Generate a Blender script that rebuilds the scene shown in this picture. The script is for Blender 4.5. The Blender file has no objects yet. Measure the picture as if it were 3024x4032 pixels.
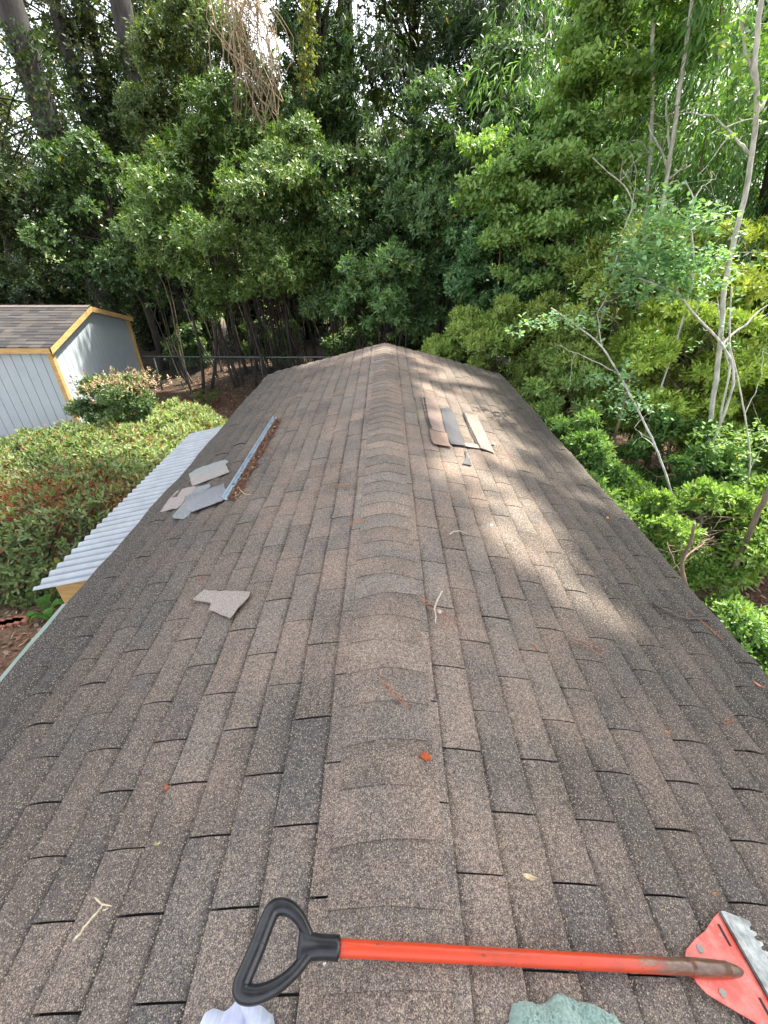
import bpy, math, random
import numpy as np
from mathutils import Vector, Matrix

random.seed(7)
rng = np.random.default_rng(11)
R = math.radians
scene = bpy.context.scene

# ------------------------------------------------------------------ camera, sky, sun, exposure
FPX, PITCH, CAMZ = 1688.0, R(32.3), 3.8
cam_d = bpy.data.cameras.new('camera')
cam = bpy.data.objects.new('camera', cam_d)
scene.collection.objects.link(cam)
cam.location = (0, 0, CAMZ)
cam.rotation_euler = (R(90) - PITCH, 0, 0)
cam_d.sensor_fit = 'VERTICAL'
cam_d.sensor_height = 36.0
cam_d.sensor_width = 27.0
cam_d.lens = FPX / 4032 * 36
cam_d.clip_start = 0.02
cam_d.clip_end = 500
scene.camera = cam
scene.render.resolution_x, scene.render.resolution_y = 768, 1024

SUN = Vector((0.42, 0.30, 0.857)).normalized()
world = bpy.data.worlds.new('World')
scene.world = world
world.use_nodes = True
wn = world.node_tree
for n in list(wn.nodes): wn.nodes.remove(n)
wo = wn.nodes.new('ShaderNodeOutputWorld')
bg = wn.nodes.new('ShaderNodeBackground')
sky = wn.nodes.new('ShaderNodeTexSky')
sky.sky_type = 'NISHITA'
sky.sun_disc = False
sky.sun_elevation = math.asin(SUN.z)
sky.sun_rotation = math.atan2(SUN.x, SUN.y)
sky.air_density = 1.0
sky.dust_density = 2.5
hs = wn.nodes.new('ShaderNodeHueSaturation')
hs.inputs['Saturation'].default_value = 0.33     # thin bright cloud
hs.inputs['Value'].default_value = 1.5
wn.links.new(sky.outputs[0], hs.inputs['Color'])
wn.links.new(hs.outputs[0], bg.inputs[0])
bg.inputs[1].default_value = 0.15
wn.links.new(bg.outputs[0], wo.inputs[0])
sun_d = bpy.data.lights.new('sun', 'SUN')
sun_d.energy = 5.0
sun_d.angle = R(1.5)
sun_d.color = (1.0, 0.93, 0.82)
sun = bpy.data.objects.new('sun', sun_d)
scene.collection.objects.link(sun)
sun.rotation_euler = SUN.to_track_quat('Z', 'Y').to_euler()
scene.view_settings.view_transform = 'Standard'
scene.view_settings.look = 'None'
scene.view_settings.exposure = 1.65
scene.view_settings.gamma = 1.0

# ------------------------------------------------------------------ helpers
CT, ST = math.cos(PITCH), math.sin(PITCH)
def ray(px, py):                       # direction seen at a photograph pixel
    a, b = (px - 1512) / FPX, (py - 2016) / FPX
    return np.array([a, CT - b * ST, -ST - b * CT])
def PZ(px, py, z):                     # point at height z
    d = ray(px, py); t = (z - CAMZ) / d[2]
    return np.array([d[0] * t, d[1] * t, z])
def PY(px, py, y):                     # point at distance y
    d = ray(px, py); t = y / d[1]
    return np.array([d[0] * t, y, CAMZ + d[2] * t])
D = 3024 / 1659.0
def DZ(dx, dy, z): return PZ(dx * D, dy * D, z)
def DY(dx, dy, y): return PY(dx * D, dy * D, y)

def tag(o, label=None, cat=None, group=None, kind=None):
    if label: o['label'] = label
    if cat: o['category'] = cat
    if group: o['group'] = group
    if kind: o['kind'] = kind
    return o
def link(name, me, mat=None, parent=None):
    o = bpy.data.objects.new(name, me)
    scene.collection.objects.link(o)
    if mat is not None and me is not None: me.materials.append(mat)
    if parent is not None: o.parent = parent; o.matrix_parent_inverse = Matrix.Identity(4)
    if parent is not None: o.location = -Vector(parent.location)
    return o
def empty(name, loc):
    o = bpy.data.objects.new(name, None)
    scene.collection.objects.link(o)
    o.location = Vector([float(v) for v in loc]); o.empty_display_size = 0.2
    return o
# children are built in world coordinates; link() offsets them by the parent's location (parents are never rotated)

class MB:
    def __init__(s): s.v, s.f, s.c, s.n = [], [], [], 0
    def add(s, v, f, col=None):
        v = np.asarray(v, float).reshape(-1, 3)
        s.v.append(v)
        for q in f: s.f.append(tuple(i + s.n for i in q))
        s.c.append(np.tile(np.array(col if col is not None else (1, 1, 1), float), (len(v), 1)) if np.ndim(col) < 2 else np.asarray(col))
        s.n += len(v)
    def box(s, c, d, M=None, col=None):
        x, y, z = [k / 2 for k in d]
        v = np.array([(-x,-y,-z),(x,-y,-z),(x,y,-z),(-x,y,-z),(-x,-y,z),(x,-y,z),(x,y,z),(-x,y,z)])
        if M is not None: v = v @ np.asarray(M).T
        s.add(v + np.asarray(c), [(0,3,2,1),(4,5,6,7),(0,1,5,4),(1,2,6,5),(2,3,7,6),(3,0,4,7)], col)
    def hexa(s, v, col=None):
        s.add(v, [(0,3,2,1),(4,5,6,7),(0,1,5,4),(1,2,6,5),(2,3,7,6),(3,0,4,7)], col)
    def tube(s, pts, rad, n=6, col=None, caps=True):
        pts = np.asarray(pts, float); k = len(pts)
        rad = np.full(k, rad) if np.ndim(rad) == 0 else np.asarray(rad, float)
        t = np.gradient(pts, axis=0); t /= np.linalg.norm(t, axis=1)[:, None] + 1e-9
        up = np.array([0.3, 0.2, 1.0]) if abs(t[0][2]) < 0.8 else np.array([1.0, 0.2, 0.1])
        V = []
        a = np.linspace(0, 2 * math.pi, n, endpoint=False)
        for i in range(k):
            u = np.cross(t[i], up); u /= np.linalg.norm(u) + 1e-9
            w = np.cross(u, t[i]); up = w
            V.append(pts[i] + rad[i] * (np.cos(a)[:, None] * u + np.sin(a)[:, None] * w))
        F = []
        for i in range(k - 1):
            for j in range(n):
                F.append((i*n+j, i*n+(j+1)%n, (i+1)*n+(j+1)%n, (i+1)*n+j))
        if caps:
            F.append(tuple(range(n))[::-1]); F.append(tuple((k-1)*n + j for j in range(n)))
        s.add(np.concatenate(V), F, col)
    def prism(s, poly, z0, z1, fn=None, col=None):    # polygon in a local plane extruded
        n = len(poly)
        v = [(p[0], p[1], z0) for p in poly] + [(p[0], p[1], z1) for p in poly]
        v = np.array(v, float)
        if fn is not None: v = np.array([fn(q) for q in v])
        f = [tuple(range(n))[::-1], tuple(range(n, 2*n))] + [(i, (i+1)%n, n+(i+1)%n, n+i) for i in range(n)]
        s.add(v, f, col)
    def build(s, name, mat, parent=None, smooth=False, bevel=0):
        me = bpy.data.meshes.new(name)
        V = np.concatenate(s.v)
        me.from_pydata(V.tolist(), [], s.f)
        ca = me.color_attributes.new('tint', 'FLOAT_COLOR', 'POINT')
        C = np.ones((len(V), 4)); C[:, :3] = np.concatenate(s.c)
        ca.data.foreach_set('color', C.ravel())
        if smooth: me.polygons.foreach_set('use_smooth', [True] * len(me.polygons))
        me.update()
        o = link(name, me, mat, parent)
        if bevel:
            b = o.modifiers.new('bevel', 'BEVEL'); b.width = bevel; b.segments = 2; b.limit_method = 'ANGLE'
        return o

def quadmesh(name, V, Q, T, mat, parent=None):        # fast numpy mesh of quads
    me = bpy.data.meshes.new(name)
    nq = len(Q)
    me.vertices.add(len(V)); me.vertices.foreach_set('co', V.astype(np.float32).ravel())
    me.loops.add(nq * 4); me.loops.foreach_set('vertex_index', Q.astype(np.int32).ravel())
    me.polygons.add(nq)
    me.polygons.foreach_set('loop_start', np.arange(0, nq * 4, 4, dtype=np.int32))
    me.polygons.foreach_set('loop_total', np.full(nq, 4, dtype=np.int32))
    ca = me.color_attributes.new('tint', 'FLOAT_COLOR', 'POINT')
    C = np.ones((len(V), 4), np.float32); C[:, :3] = T
    ca.data.foreach_set('color', C.ravel())
    me.update(); me.validate()
    return link(name, me, mat, parent)

def unit(a): return a / (np.linalg.norm(a, axis=-1, keepdims=True) + 1e-9)

# light gaps cut into the foliage: leaves whose sun ray would reach these spots of the roof are absent
S = np.array(SUN)
PATCH = [(PZ(px, py, 2.35)[:2], rr) for px, py, rr in
         [(1720,1580,.42),(1790,1640,.40),(1870,1580,.42),(1850,1740,.36),(1950,1760,.36),(1900,1660,.38),(2000,1900,.28),
          (2080,2070,.27),(2170,2190,.25),(2290,2260,.24),(2330,2350,.21),(2440,2370,.17),(2100,1980,.18),
          (1780,1470,.42),(1700,1480,.30),(2380,2280,.16),(2200,2310,.12),(1960,2040,.18),(1800,1860,.24),(1880,1500,.35),
          (1640,1560,.24),(1680,1700,.24),(1730,1880,.22),(1860,2000,.22),(1950,1900,.26),(2250,2150,.18),(1400,1540,.22),(1330,1700,.17),(1450,1440,.22),(1400,1860,.15),(1600,1430,.22)]]
def sun_gap(P):
    t = (P[:, 2] - 2.35) / S[2]
    q = P[:, :2] - S[:2] * t[:, None]
    q = q + 0.06 * np.stack([np.sin(q[:, 1] * 9 + P[:, 2]), np.sin(q[:, 0] * 11 + P[:, 2] * 1.3)], 1)
    drop = np.zeros(len(P), bool)
    for c, rr in PATCH:
        d = np.hypot(q[:, 0] - c[0], q[:, 1] - c[1])
        nz = np.sin(q[:, 0] * 19 + q[:, 1] * 7 + 1) + np.sin(q[:, 1] * 15 - q[:, 0] * 11) + .7 * np.sin(q[:, 0] * 41 + q[:, 1] * 33)
        drop |= (d < rr * 1.5) & (P[:, 2] > 3.2) & ((nz > -1.25) | (d < rr * .75))
    return drop

def leaves(P, A, L, W, tint, name, mat, parent, up=None, fold=0.25, droop=0.0, oval=False, gaps=True):
    """P base points, A leaf directions, L/W sizes. oval: two quads a leaf, else one folded quad."""
    if gaps:
        k = ~sun_gap(P)
        P, A, L, W, tint = P[k], A[k], L[k], W[k], tint[k]
        if up is not None: up = up[k]
    n = len(P)
    A = unit(A)
    if up is None: up = np.tile([0, 0, 1.0], (n, 1))
    N = up - (up * A).sum(1)[:, None] * A
    N = unit(N + 0.02)
    B = unit(np.cross(A, N))
    if oval:
        V = np.empty((n, 6, 3))
        V[:, 0] = P
        V[:, 3] = P + A * L[:, None] - N * (droop * L)[:, None]
        for j, (t, w) in {1: (.32, .46), 2: (.72, .40)}.items():
            m = P + A * (t * L)[:, None] + N * (fold * w * W - droop * t * t * L * .6)[:, None]
            V[:, j] = m + B * (w * W)[:, None]
            V[:, 6 - j] = m - B * (w * W)[:, None]
        i = np.arange(n)[:, None] * 6
        Q = np.concatenate([i + [0, 1, 2, 3], i + [0, 3, 4, 5]], 0)
        T = np.repeat(tint, 6, 0)
    else:
        V = np.empty((n, 4, 3))
        V[:, 0] = P
        V[:, 2] = P + A * L[:, None] - N * (droop * L)[:, None]
        m = P + A * (.45 * L)[:, None] + N * (fold * .5 * W)[:, None]
        V[:, 1] = m + B * (.5 * W)[:, None]
        V[:, 3] = m - B * (.5 * W)[:, None]
        i = np.arange(n)[:, None] * 4
        Q = i + [0, 1, 2, 3]
        T = np.repeat(tint, 4, 0)
    return quadmesh(name, V.reshape(-1, 3), Q, T, mat, parent)

def whorl(P, A, k, tilt=(35, 85), step=0.012):
    """expand shoots (points P, axes A) into k leaves each, spiralling round the shoot"""
    n = len(P); A = unit(A)
    ref = np.where(np.abs(A[:, 2:3]) > .9, [[1.0, 0, 0]], [[0, 0, 1.0]])
    U = unit(np.cross(A, ref)); Wv = np.cross(A, U)
    ph0 = rng.uniform(0, 6.28, n)
    PP, AA, UU = [], [], []
    for j in range(k):
        ph = ph0 + j * 2.4 + rng.normal(0, .25, n)
        tl = np.radians(tilt[0] + (tilt[1] - tilt[0]) * (j / max(1, k - 1)) + rng.normal(0, 9, n))
        d = np.cos(tl)[:, None] * A + np.sin(tl)[:, None] * (np.cos(ph)[:, None] * U + np.sin(ph)[:, None] * Wv)
        PP.append(P - A * (step * j)); AA.append(d); UU.append(A)
    return np.concatenate(PP), np.concatenate(AA), np.concatenate(UU)

LEAF_GAIN = 1.4
def tints(n, base, light, yellow=0.01, ycol=(.45, .36, .03), var=.3, clump=None):
    u = rng.beta(1.6, 3, n)[:, None]
    if clump is not None: u = np.clip(.55 * u + clump[:, None] * .6, 0, 1)
    c = np.array(base) * (1 - u) + np.array(light) * u
    c = c * rng.uniform(1 - var, 1 + var, n)[:, None]
    c = (c * .86 + c.mean(1, keepdims=True) * .14) * LEAF_GAIN
    y = rng.random(n) < yellow
    c[y] = np.array(ycol) * rng.uniform(.6, 1.2, y.sum())[:, None]
    return c

# ------------------------------------------------------------------ materials
def newmat(name):
    m = bpy.data.materials.new(name); m.use_nodes = True
    nt = m.node_tree
    for n in list(nt.nodes): nt.nodes.remove(n)
    out = nt.nodes.new('ShaderNodeOutputMaterial')
    b = nt.nodes.new('ShaderNodeBsdfPrincipled')
    nt.links.new(b.outputs[0], out.inputs[0])
    return m, nt, b, out
def N(nt, t, **kw):
    n = nt.nodes.new(t)
    for k, v in kw.items():
        if k in n.inputs: n.inputs[k].default_value = v
        else: setattr(n, k, v)
    return n
def noise(nt, scale, detail=3, rough=.5, vec=None, dist=0):
    n = N(nt, 'ShaderNodeTexNoise'); n.inputs['Scale'].default_value = scale
    n.inputs['Detail'].default_value = detail; n.inputs['Roughness'].default_value = rough
    n.inputs['Distortion'].default_value = dist
    if vec is not None: nt.links.new(vec, n.inputs['Vector'])
    return n
def ramp(nt, src, stops):
    r = N(nt, 'ShaderNodeValToRGB'); e = r.color_ramp.elements
    while len(e) < len(stops): e.new(0.5)
    for el, (p, c) in zip(e, stops):
        el.position = p; el.color = (*c, 1) if len(c) == 3 else c
    nt.links.new(src, r.inputs[0]); return r
def mix(nt, a, b, fac, mode='MIX'):
    m = N(nt, 'ShaderNodeMix'); m.data_type = 'RGBA'; m.blend_type = mode
    for sock, v in ((m.inputs[0], fac), (m.inputs[6], a), (m.inputs[7], b)):
        if hasattr(v, 'links') or isinstance(v, bpy.types.NodeSocket): nt.links.new(v, sock)
        elif isinstance(v, (int, float)): sock.default_value = v
        else: sock.default_value = (*v, 1)
    return m.outputs[2]
def geo_pos(nt):
    return N(nt, 'ShaderNodeNewGeometry').outputs['Position']
def mapping(nt, vec, scale):
    m = N(nt, 'ShaderNodeMapping'); m.inputs['Scale'].default_value = scale
    nt.links.new(vec, m.inputs[0]); return m.outputs[0]
def bump(nt, b, h, strength=.4, dist=.01):
    bp = N(nt, 'ShaderNodeBump'); bp.inputs['Strength'].default_value = strength; bp.inputs['Distance'].default_value = dist
    nt.links.new(h, bp.inputs['Height']); nt.links.new(bp.outputs[0], b.inputs['Normal']); return bp
def attr(nt, name='tint'):
    a = N(nt, 'ShaderNodeAttribute'); a.attribute_name = name; return a.outputs['Color']

def leaf_mat(name, rough=.38, trans=.28, spec=.5):
    m, nt, b, out = newmat(name)
    col = attr(nt)
    nt.links.new(col, b.inputs['Base Color'])
    b.inputs['Roughness'].default_value = rough
    b.inputs['Specular IOR Level'].default_value = spec
    tr = N(nt, 'ShaderNodeBsdfTranslucent')
    c2 = mix(nt, col, (1.25, 1.35, .45), 1.0, 'MULTIPLY'); nt.links.new(c2, tr.inputs[0])
    ms = N(nt, 'ShaderNodeMixShader'); ms.inputs[0].default_value = trans
    nt.links.new(b.outputs[0], ms.inputs[1]); nt.links.new(tr.outputs[0], ms.inputs[2])
    nt.links.new(ms.outputs[0], out.inputs[0])
    return m
M = {}
M['leaf'] = leaf_mat('glossy_leaf', .40, .28, .42)
M['soft_leaf'] = leaf_mat('soft_leaf', .5, .38, .4)
M['dry_leaf'] = leaf_mat('dry_leaf', .75, .15, .25)

def bark_mat(name, c1, c2, scale=14, moss=None):
    m, nt, b, out = newmat(name)
    p = mapping(nt, geo_pos(nt), (1, 1, .25))
    n1 = noise(nt, scale, 5, .65, p)
    c = ramp(nt, n1.outputs[0], [(.32, c1), (.68, c2)]).outputs[0]
    if moss:
        n2 = noise(nt, 2.2, 3, .6, geo_pos(nt))
        c = mix(nt, c, moss, ramp(nt, n2.outputs[0], [(.5, (0,0,0)), (.6, (1,1,1))]).outputs[0])
    nt.links.new(c, b.inputs['Base Color']); b.inputs['Roughness'].default_value = .9
    bump(nt, b, n1.outputs[0], .8, .02)
    return m
M['pine_bark'] = bark_mat('pine_bark', (.018,.016,.015), (.062,.053,.047), 9)
M['dark_bark'] = bark_mat('dark_bark', (.02,.017,.014), (.07,.055,.042), 12)
M['pale_bark'] = bark_mat('pale_bark', (.26,.25,.21), (.70,.68,.61), 18)
M['brown_bark'] = bark_mat('brown_bark', (.09,.065,.045), (.25,.19,.13), 16)

def shingle_mat(name='asphalt_shingle', worn=1.0):
    m, nt, b, out = newmat(name)
    pos = geo_pos(nt)
    base = attr(nt)
    # colour blend patches of the granules
    n0 = noise(nt, 3.2, 4, .6, pos)
    c = mix(nt, base, (.29,.215,.172), ramp(nt, n0.outputs[0], [(.44, (0,0,0)), (.72, (.6,.6,.6))]).outputs[0])
    n00 = noise(nt, 1.3, 5, .65, pos)
    c = mix(nt, c, (.045,.042,.04), ramp(nt, n00.outputs[0], [(.50, (0,0,0)), (.78, (.7,.7,.7))]).outputs[0])
    # algae and dirt stains reaching up from the eaves
    sep = N(nt, 'ShaderNodeSeparateXYZ'); nt.links.new(pos, sep.inputs[0])
    ab = N(nt, 'ShaderNodeMath', operation='ABSOLUTE'); nt.links.new(sep.outputs[0], ab.inputs[0])
    n9 = noise(nt, 2.1, 6, .72, pos)
    ad = N(nt, 'ShaderNodeMath', operation='ADD'); nt.links.new(ab.outputs[0], ad.inputs[0]); nt.links.new(n9.outputs[0], ad.inputs[1])
    st = ramp(nt, ad.outputs[0], [(0.0, (0,0,0)), (1.0, (1,1,1))])
    mr = N(nt, 'ShaderNodeMapRange'); mr.inputs[1].default_value = .72; mr.inputs[2].default_value = 2.1
    mr.inputs[3].default_value = 0; mr.inputs[4].default_value = .92 * worn
    nt.links.new(ad.outputs[0], mr.inputs[0])
    c = mix(nt, c, (.040,.037,.035), mr.outputs[0])
    # granules
    g = noise(nt, 380, 2, .75, pos)
    c = mix(nt, c, ramp(nt, g.outputs[0], [(.30, (.22,.22,.22)), (.5, (.92,.92,.92)), (.70, (2.7,2.5,2.2))]).outputs[0], 1.0, 'MULTIPLY')
    g2 = noise(nt, 110, 3, .7, pos)
    c = mix(nt, c, ramp(nt, g2.outputs[0], [(.35, (.62,.62,.62)), (.65, (1.4,1.38,1.34))]).outputs[0], 1.0, 'MULTIPLY')
    v = N(nt, 'ShaderNodeTexVoronoi'); v.inputs['Scale'].default_value = 200; nt.links.new(pos, v.inputs['Vector'])
    sz = N(nt, 'ShaderNodeSeparateColor'); nt.links.new(v.outputs['Color'], sz.inputs[0])
    th = N(nt, 'ShaderNodeMath', operation='MULTIPLY'); nt.links.new(sz.outputs[0], th.inputs[0]); th.inputs[1].default_value = .38
    ls = N(nt, 'ShaderNodeMath', operation='LESS_THAN'); nt.links.new(v.outputs['Distance'], ls.inputs[0]); nt.links.new(th.outputs[0], ls.inputs[1])
    c = mix(nt, c, (.42,.34,.24), ls.outputs[0])
    nt.links.new(c, b.inputs['Base Color'])
    b.inputs['Roughness'].default_value = .88; b.inputs['Specular IOR Level'].default_value = .3
    bump(nt, b, g.outputs[0], .5, .003)
    return m
M['shingle'] = shingle_mat()

def simple(name, col, rough=.6, metal=0, spec=.5, nscale=None, ncol=None, lo=.4, hi=.6, bumps=0, stretch=None, detail=4):
    m, nt, b, out = newmat(name)
    b.inputs['Base Color'].default_value = (*col, 1); b.inputs['Roughness'].default_value = rough
    b.inputs['Metallic'].default_value = metal; b.inputs['Specular IOR Level'].default_value = spec
    if nscale:
        p = geo_pos(nt)
        if stretch: p = mapping(nt, p, stretch)
        n = noise(nt, nscale, detail, .6, p)
        c = ramp(nt, n.outputs[0], [(lo, col), (hi, ncol)]).outputs[0]
        nt.links.new(c, b.inputs['Base Color'])
        if bumps: bump(nt, b, n.outputs[0], bumps, .01)
    return m
def tint_mat(name, rough=.8, nscale=60, amt=.35, bumps=.3, spec=.3, metal=0):
    m, nt, b, out = newmat(name)
    n = noise(nt, nscale, 4, .65, geo_pos(nt))
    c = mix(nt, attr(nt), ramp(nt, n.outputs[0], [(.3, (1-amt,)*3), (.7, (1+amt,)*3)]).outputs[0], 1.0, 'MULTIPLY')
    nt.links.new(c, b.inputs['Base Color']); b.inputs['Roughness'].default_value = rough
    b.inputs['Specular IOR Level'].default_value = spec; b.inputs['Metallic'].default_value = metal
    bump(nt, b, n.outputs[0], bumps, .004)
    return m
M['shingle_new'] = tint_mat('shed_shingle', .92, 160, .45, .4)
M['twig'] = tint_mat('twig_wood', .85, 90, .4)
M['scrap'] = tint_mat('scrap_granules', .9, 210, .6, .4)
M['felt'] = simple('black_felt', (.018,.017,.016), .9, nscale=200, ncol=(.04,.037,.034), lo=.3, hi=.7)
M['slot'] = simple('slot_shade', (.02,.019,.018), .95)
M['wood'] = simple('new_pine_wood', (.42,.25,.09), .6, nscale=5, ncol=(.52,.34,.14), stretch=(1,1,8), bumps=.1)
M['siding'] = simple('pale_blue_siding', (.34,.395,.43), .6, nscale=3, ncol=(.39,.44,.47), lo=.3, hi=.7)
M['siding_groove'] = simple('siding_groove', (.13,.15,.17), .8)
M['corr'] = tint_mat('galvanised_sheet', .42, 9, .14, .05, .4, .35)
M['mint'] = simple('mint_drip_edge', (.15,.24,.18), .6, nscale=9, ncol=(.20,.25,.21))
M['steel_strip'] = simple('blue_steel_strip', (.34,.43,.50), .4, metal=.15, nscale=12, ncol=(.44,.53,.60))
M['galv'] = simple('galvanised_pipe', (.20,.225,.215), .55, metal=.5, nscale=15, ncol=(.12,.14,.13))
M['brick'] = simple('brick', (.30,.11,.07), .85, nscale=40, ncol=(.20,.08,.05), bumps=.3)
M['dark_clap'] = simple('dark_clapboard', (.05,.055,.06), .7)

def ground_mat():
    m, nt, b, out = newmat('forest_floor')
    p = geo_pos(nt)
    a = noise(nt, 26, 6, .75, p); l = noise(nt, .9, 4, .6, p)
    c1 = ramp(nt, a.outputs[0], [(.3, (.028,.014,.009)), (.5, (.11,.05,.028)), (.68, (.26,.145,.085))]).outputs[0]
    c2 = ramp(nt, a.outputs[0], [(.3, (.05,.035,.02)), (.6, (.17,.12,.075))]).outputs[0]
    c = mix(nt, c1, c2, ramp(nt, l.outputs[0], [(.42,(0,0,0)),(.6,(1,1,1))]).outputs[0])
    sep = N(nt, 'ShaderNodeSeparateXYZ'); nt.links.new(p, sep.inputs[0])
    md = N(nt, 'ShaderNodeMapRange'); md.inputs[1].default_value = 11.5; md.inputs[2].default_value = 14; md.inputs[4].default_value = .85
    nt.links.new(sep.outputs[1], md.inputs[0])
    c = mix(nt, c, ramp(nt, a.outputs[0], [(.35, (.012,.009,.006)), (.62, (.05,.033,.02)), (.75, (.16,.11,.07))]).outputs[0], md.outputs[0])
    mr = N(nt, 'ShaderNodeMapRange'); mr.inputs[1].default_value = 21; mr.inputs[2].default_value = 24
    nt.links.new(sep.outputs[1], mr.inputs[0])
    g = ramp(nt, a.outputs[0], [(.3, (.09,.14,.03)), (.7, (.20,.25,.06))]).outputs[0]
    c = mix(nt, c, g, mr.outputs[0])
    nt.links.new(c, b.inputs['Base Color']); b.inputs['Roughness'].default_value = .95
    bump(nt, b, a.outputs[0], .8, .03)
    return m
M['ground'] = ground_mat()

# ------------------------------------------------------------------ ground
def ground_h(x, y):
    return (.06 * np.sin(x * .7 + 1) * np.cos(y * .6) + .04 * np.sin(x * 1.9 + y * 1.3)
            + np.clip(y - 13, 0, 10) * .06)
gx = np.concatenate([np.linspace(-220, -30, 10)[:-1], np.linspace(-30, 30, 121), np.linspace(30, 220, 10)[1:]])
gy = np.concatenate([np.linspace(-60, -8, 6)[:-1], np.linspace(-8, 40, 97), np.linspace(40, 260, 12)[1:]])
GX, GY = np.meshgrid(gx, gy)
fade = np.clip((60 - np.hypot(GX, GY - 10)) / 20, 0, 1)
GZ = ground_h(GX, GY) * np.maximum(fade, 0)
nx = len(gx)
Vg = np.stack([GX, GY, GZ], -1).reshape(-1, 3)
i = (np.arange(len(gy) - 1)[:, None] * nx + np.arange(nx - 1)[None]).ravel()[:, None]
g = quadmesh('ground', Vg, i + [0, 1, nx + 1, nx], np.ones((len(Vg), 3)), M['ground'])
tag(g, kind='structure')

def litter(name, label, boxes, n, sz, cols, lift=.02, cat='leaf litter'):
    P = []
    for (x0, x1, y0, y1, w) in boxes:
        k = int(n * w); x = rng.uniform(x0, x1, k); y = rng.uniform(y0, y1, k)
        P.append(np.stack([x, y, ground_h(x, y) + rng.uniform(.004, lift, k)], 1))
    P = np.concatenate(P); k = len(P)
    A = rng.normal(0, 1, (k, 3)); A[:, 2] *= .25
    up = np.tile([0, 0, 1.0], (k, 1)) + rng.normal(0, .35, (k, 3))
    L = rng.uniform(.6, 1.4, k) * sz
    ci = rng.integers(0, len(cols), k)
    T = np.array(cols)[ci] * rng.uniform(.6, 1.3, k)[:, None]
    o = leaves(P, A, L, L * rng.uniform(.2, .5, k), T, name, M['dry_leaf'], None, up=up, gaps=False)
    tag(o, label, cat, kind='stuff')
litter('leaf_litter', 'brown fallen leaves and pine straw covering the bare ground',
       [(-8,-1.2,2,4.6,.22),(-6,1,8.5,16,.45),(2,7,1.5,6,.33)], 26000, .075,
       [(.20,.10,.055),(.12,.05,.03),(.30,.19,.12),(.16,.075,.04),(.38,.28,.19)])

# ------------------------------------------------------------------ the long shingled roof we look along
RZ, SL, HW = 2.55, 0.25, 1.76
RX = 0.01
Y0, Y1 = -2.2, 6.62
def wav(x, y):
    return .006 * np.sin(y * 2.1 + x * 1.7) + .005 * np.sin(y * 5.3 - x * 3.1) * np.clip(np.abs(x), 0, 1)
cs = 1 / math.sqrt(1 + SL * SL); sn = SL * cs
def roof(side, w, y, h=0):            # w = distance down the slope from the ridge, h = above the deck
    w, y, h = np.broadcast_arrays(np.asarray(w, float), np.asarray(y, float), np.asarray(h, float))
    x = side * w * cs
    soft = .004 * np.exp(-(w / .03) ** 2)
    z = RZ - .02 - w * sn - soft + wav(x, y)
    return np.stack([RX + x + side * h * sn, y, z + h * cs], -1)
def roofz(x, y): return float(roof(1 if x > RX else -1, abs(x - RX) / cs, y)[2])

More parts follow.
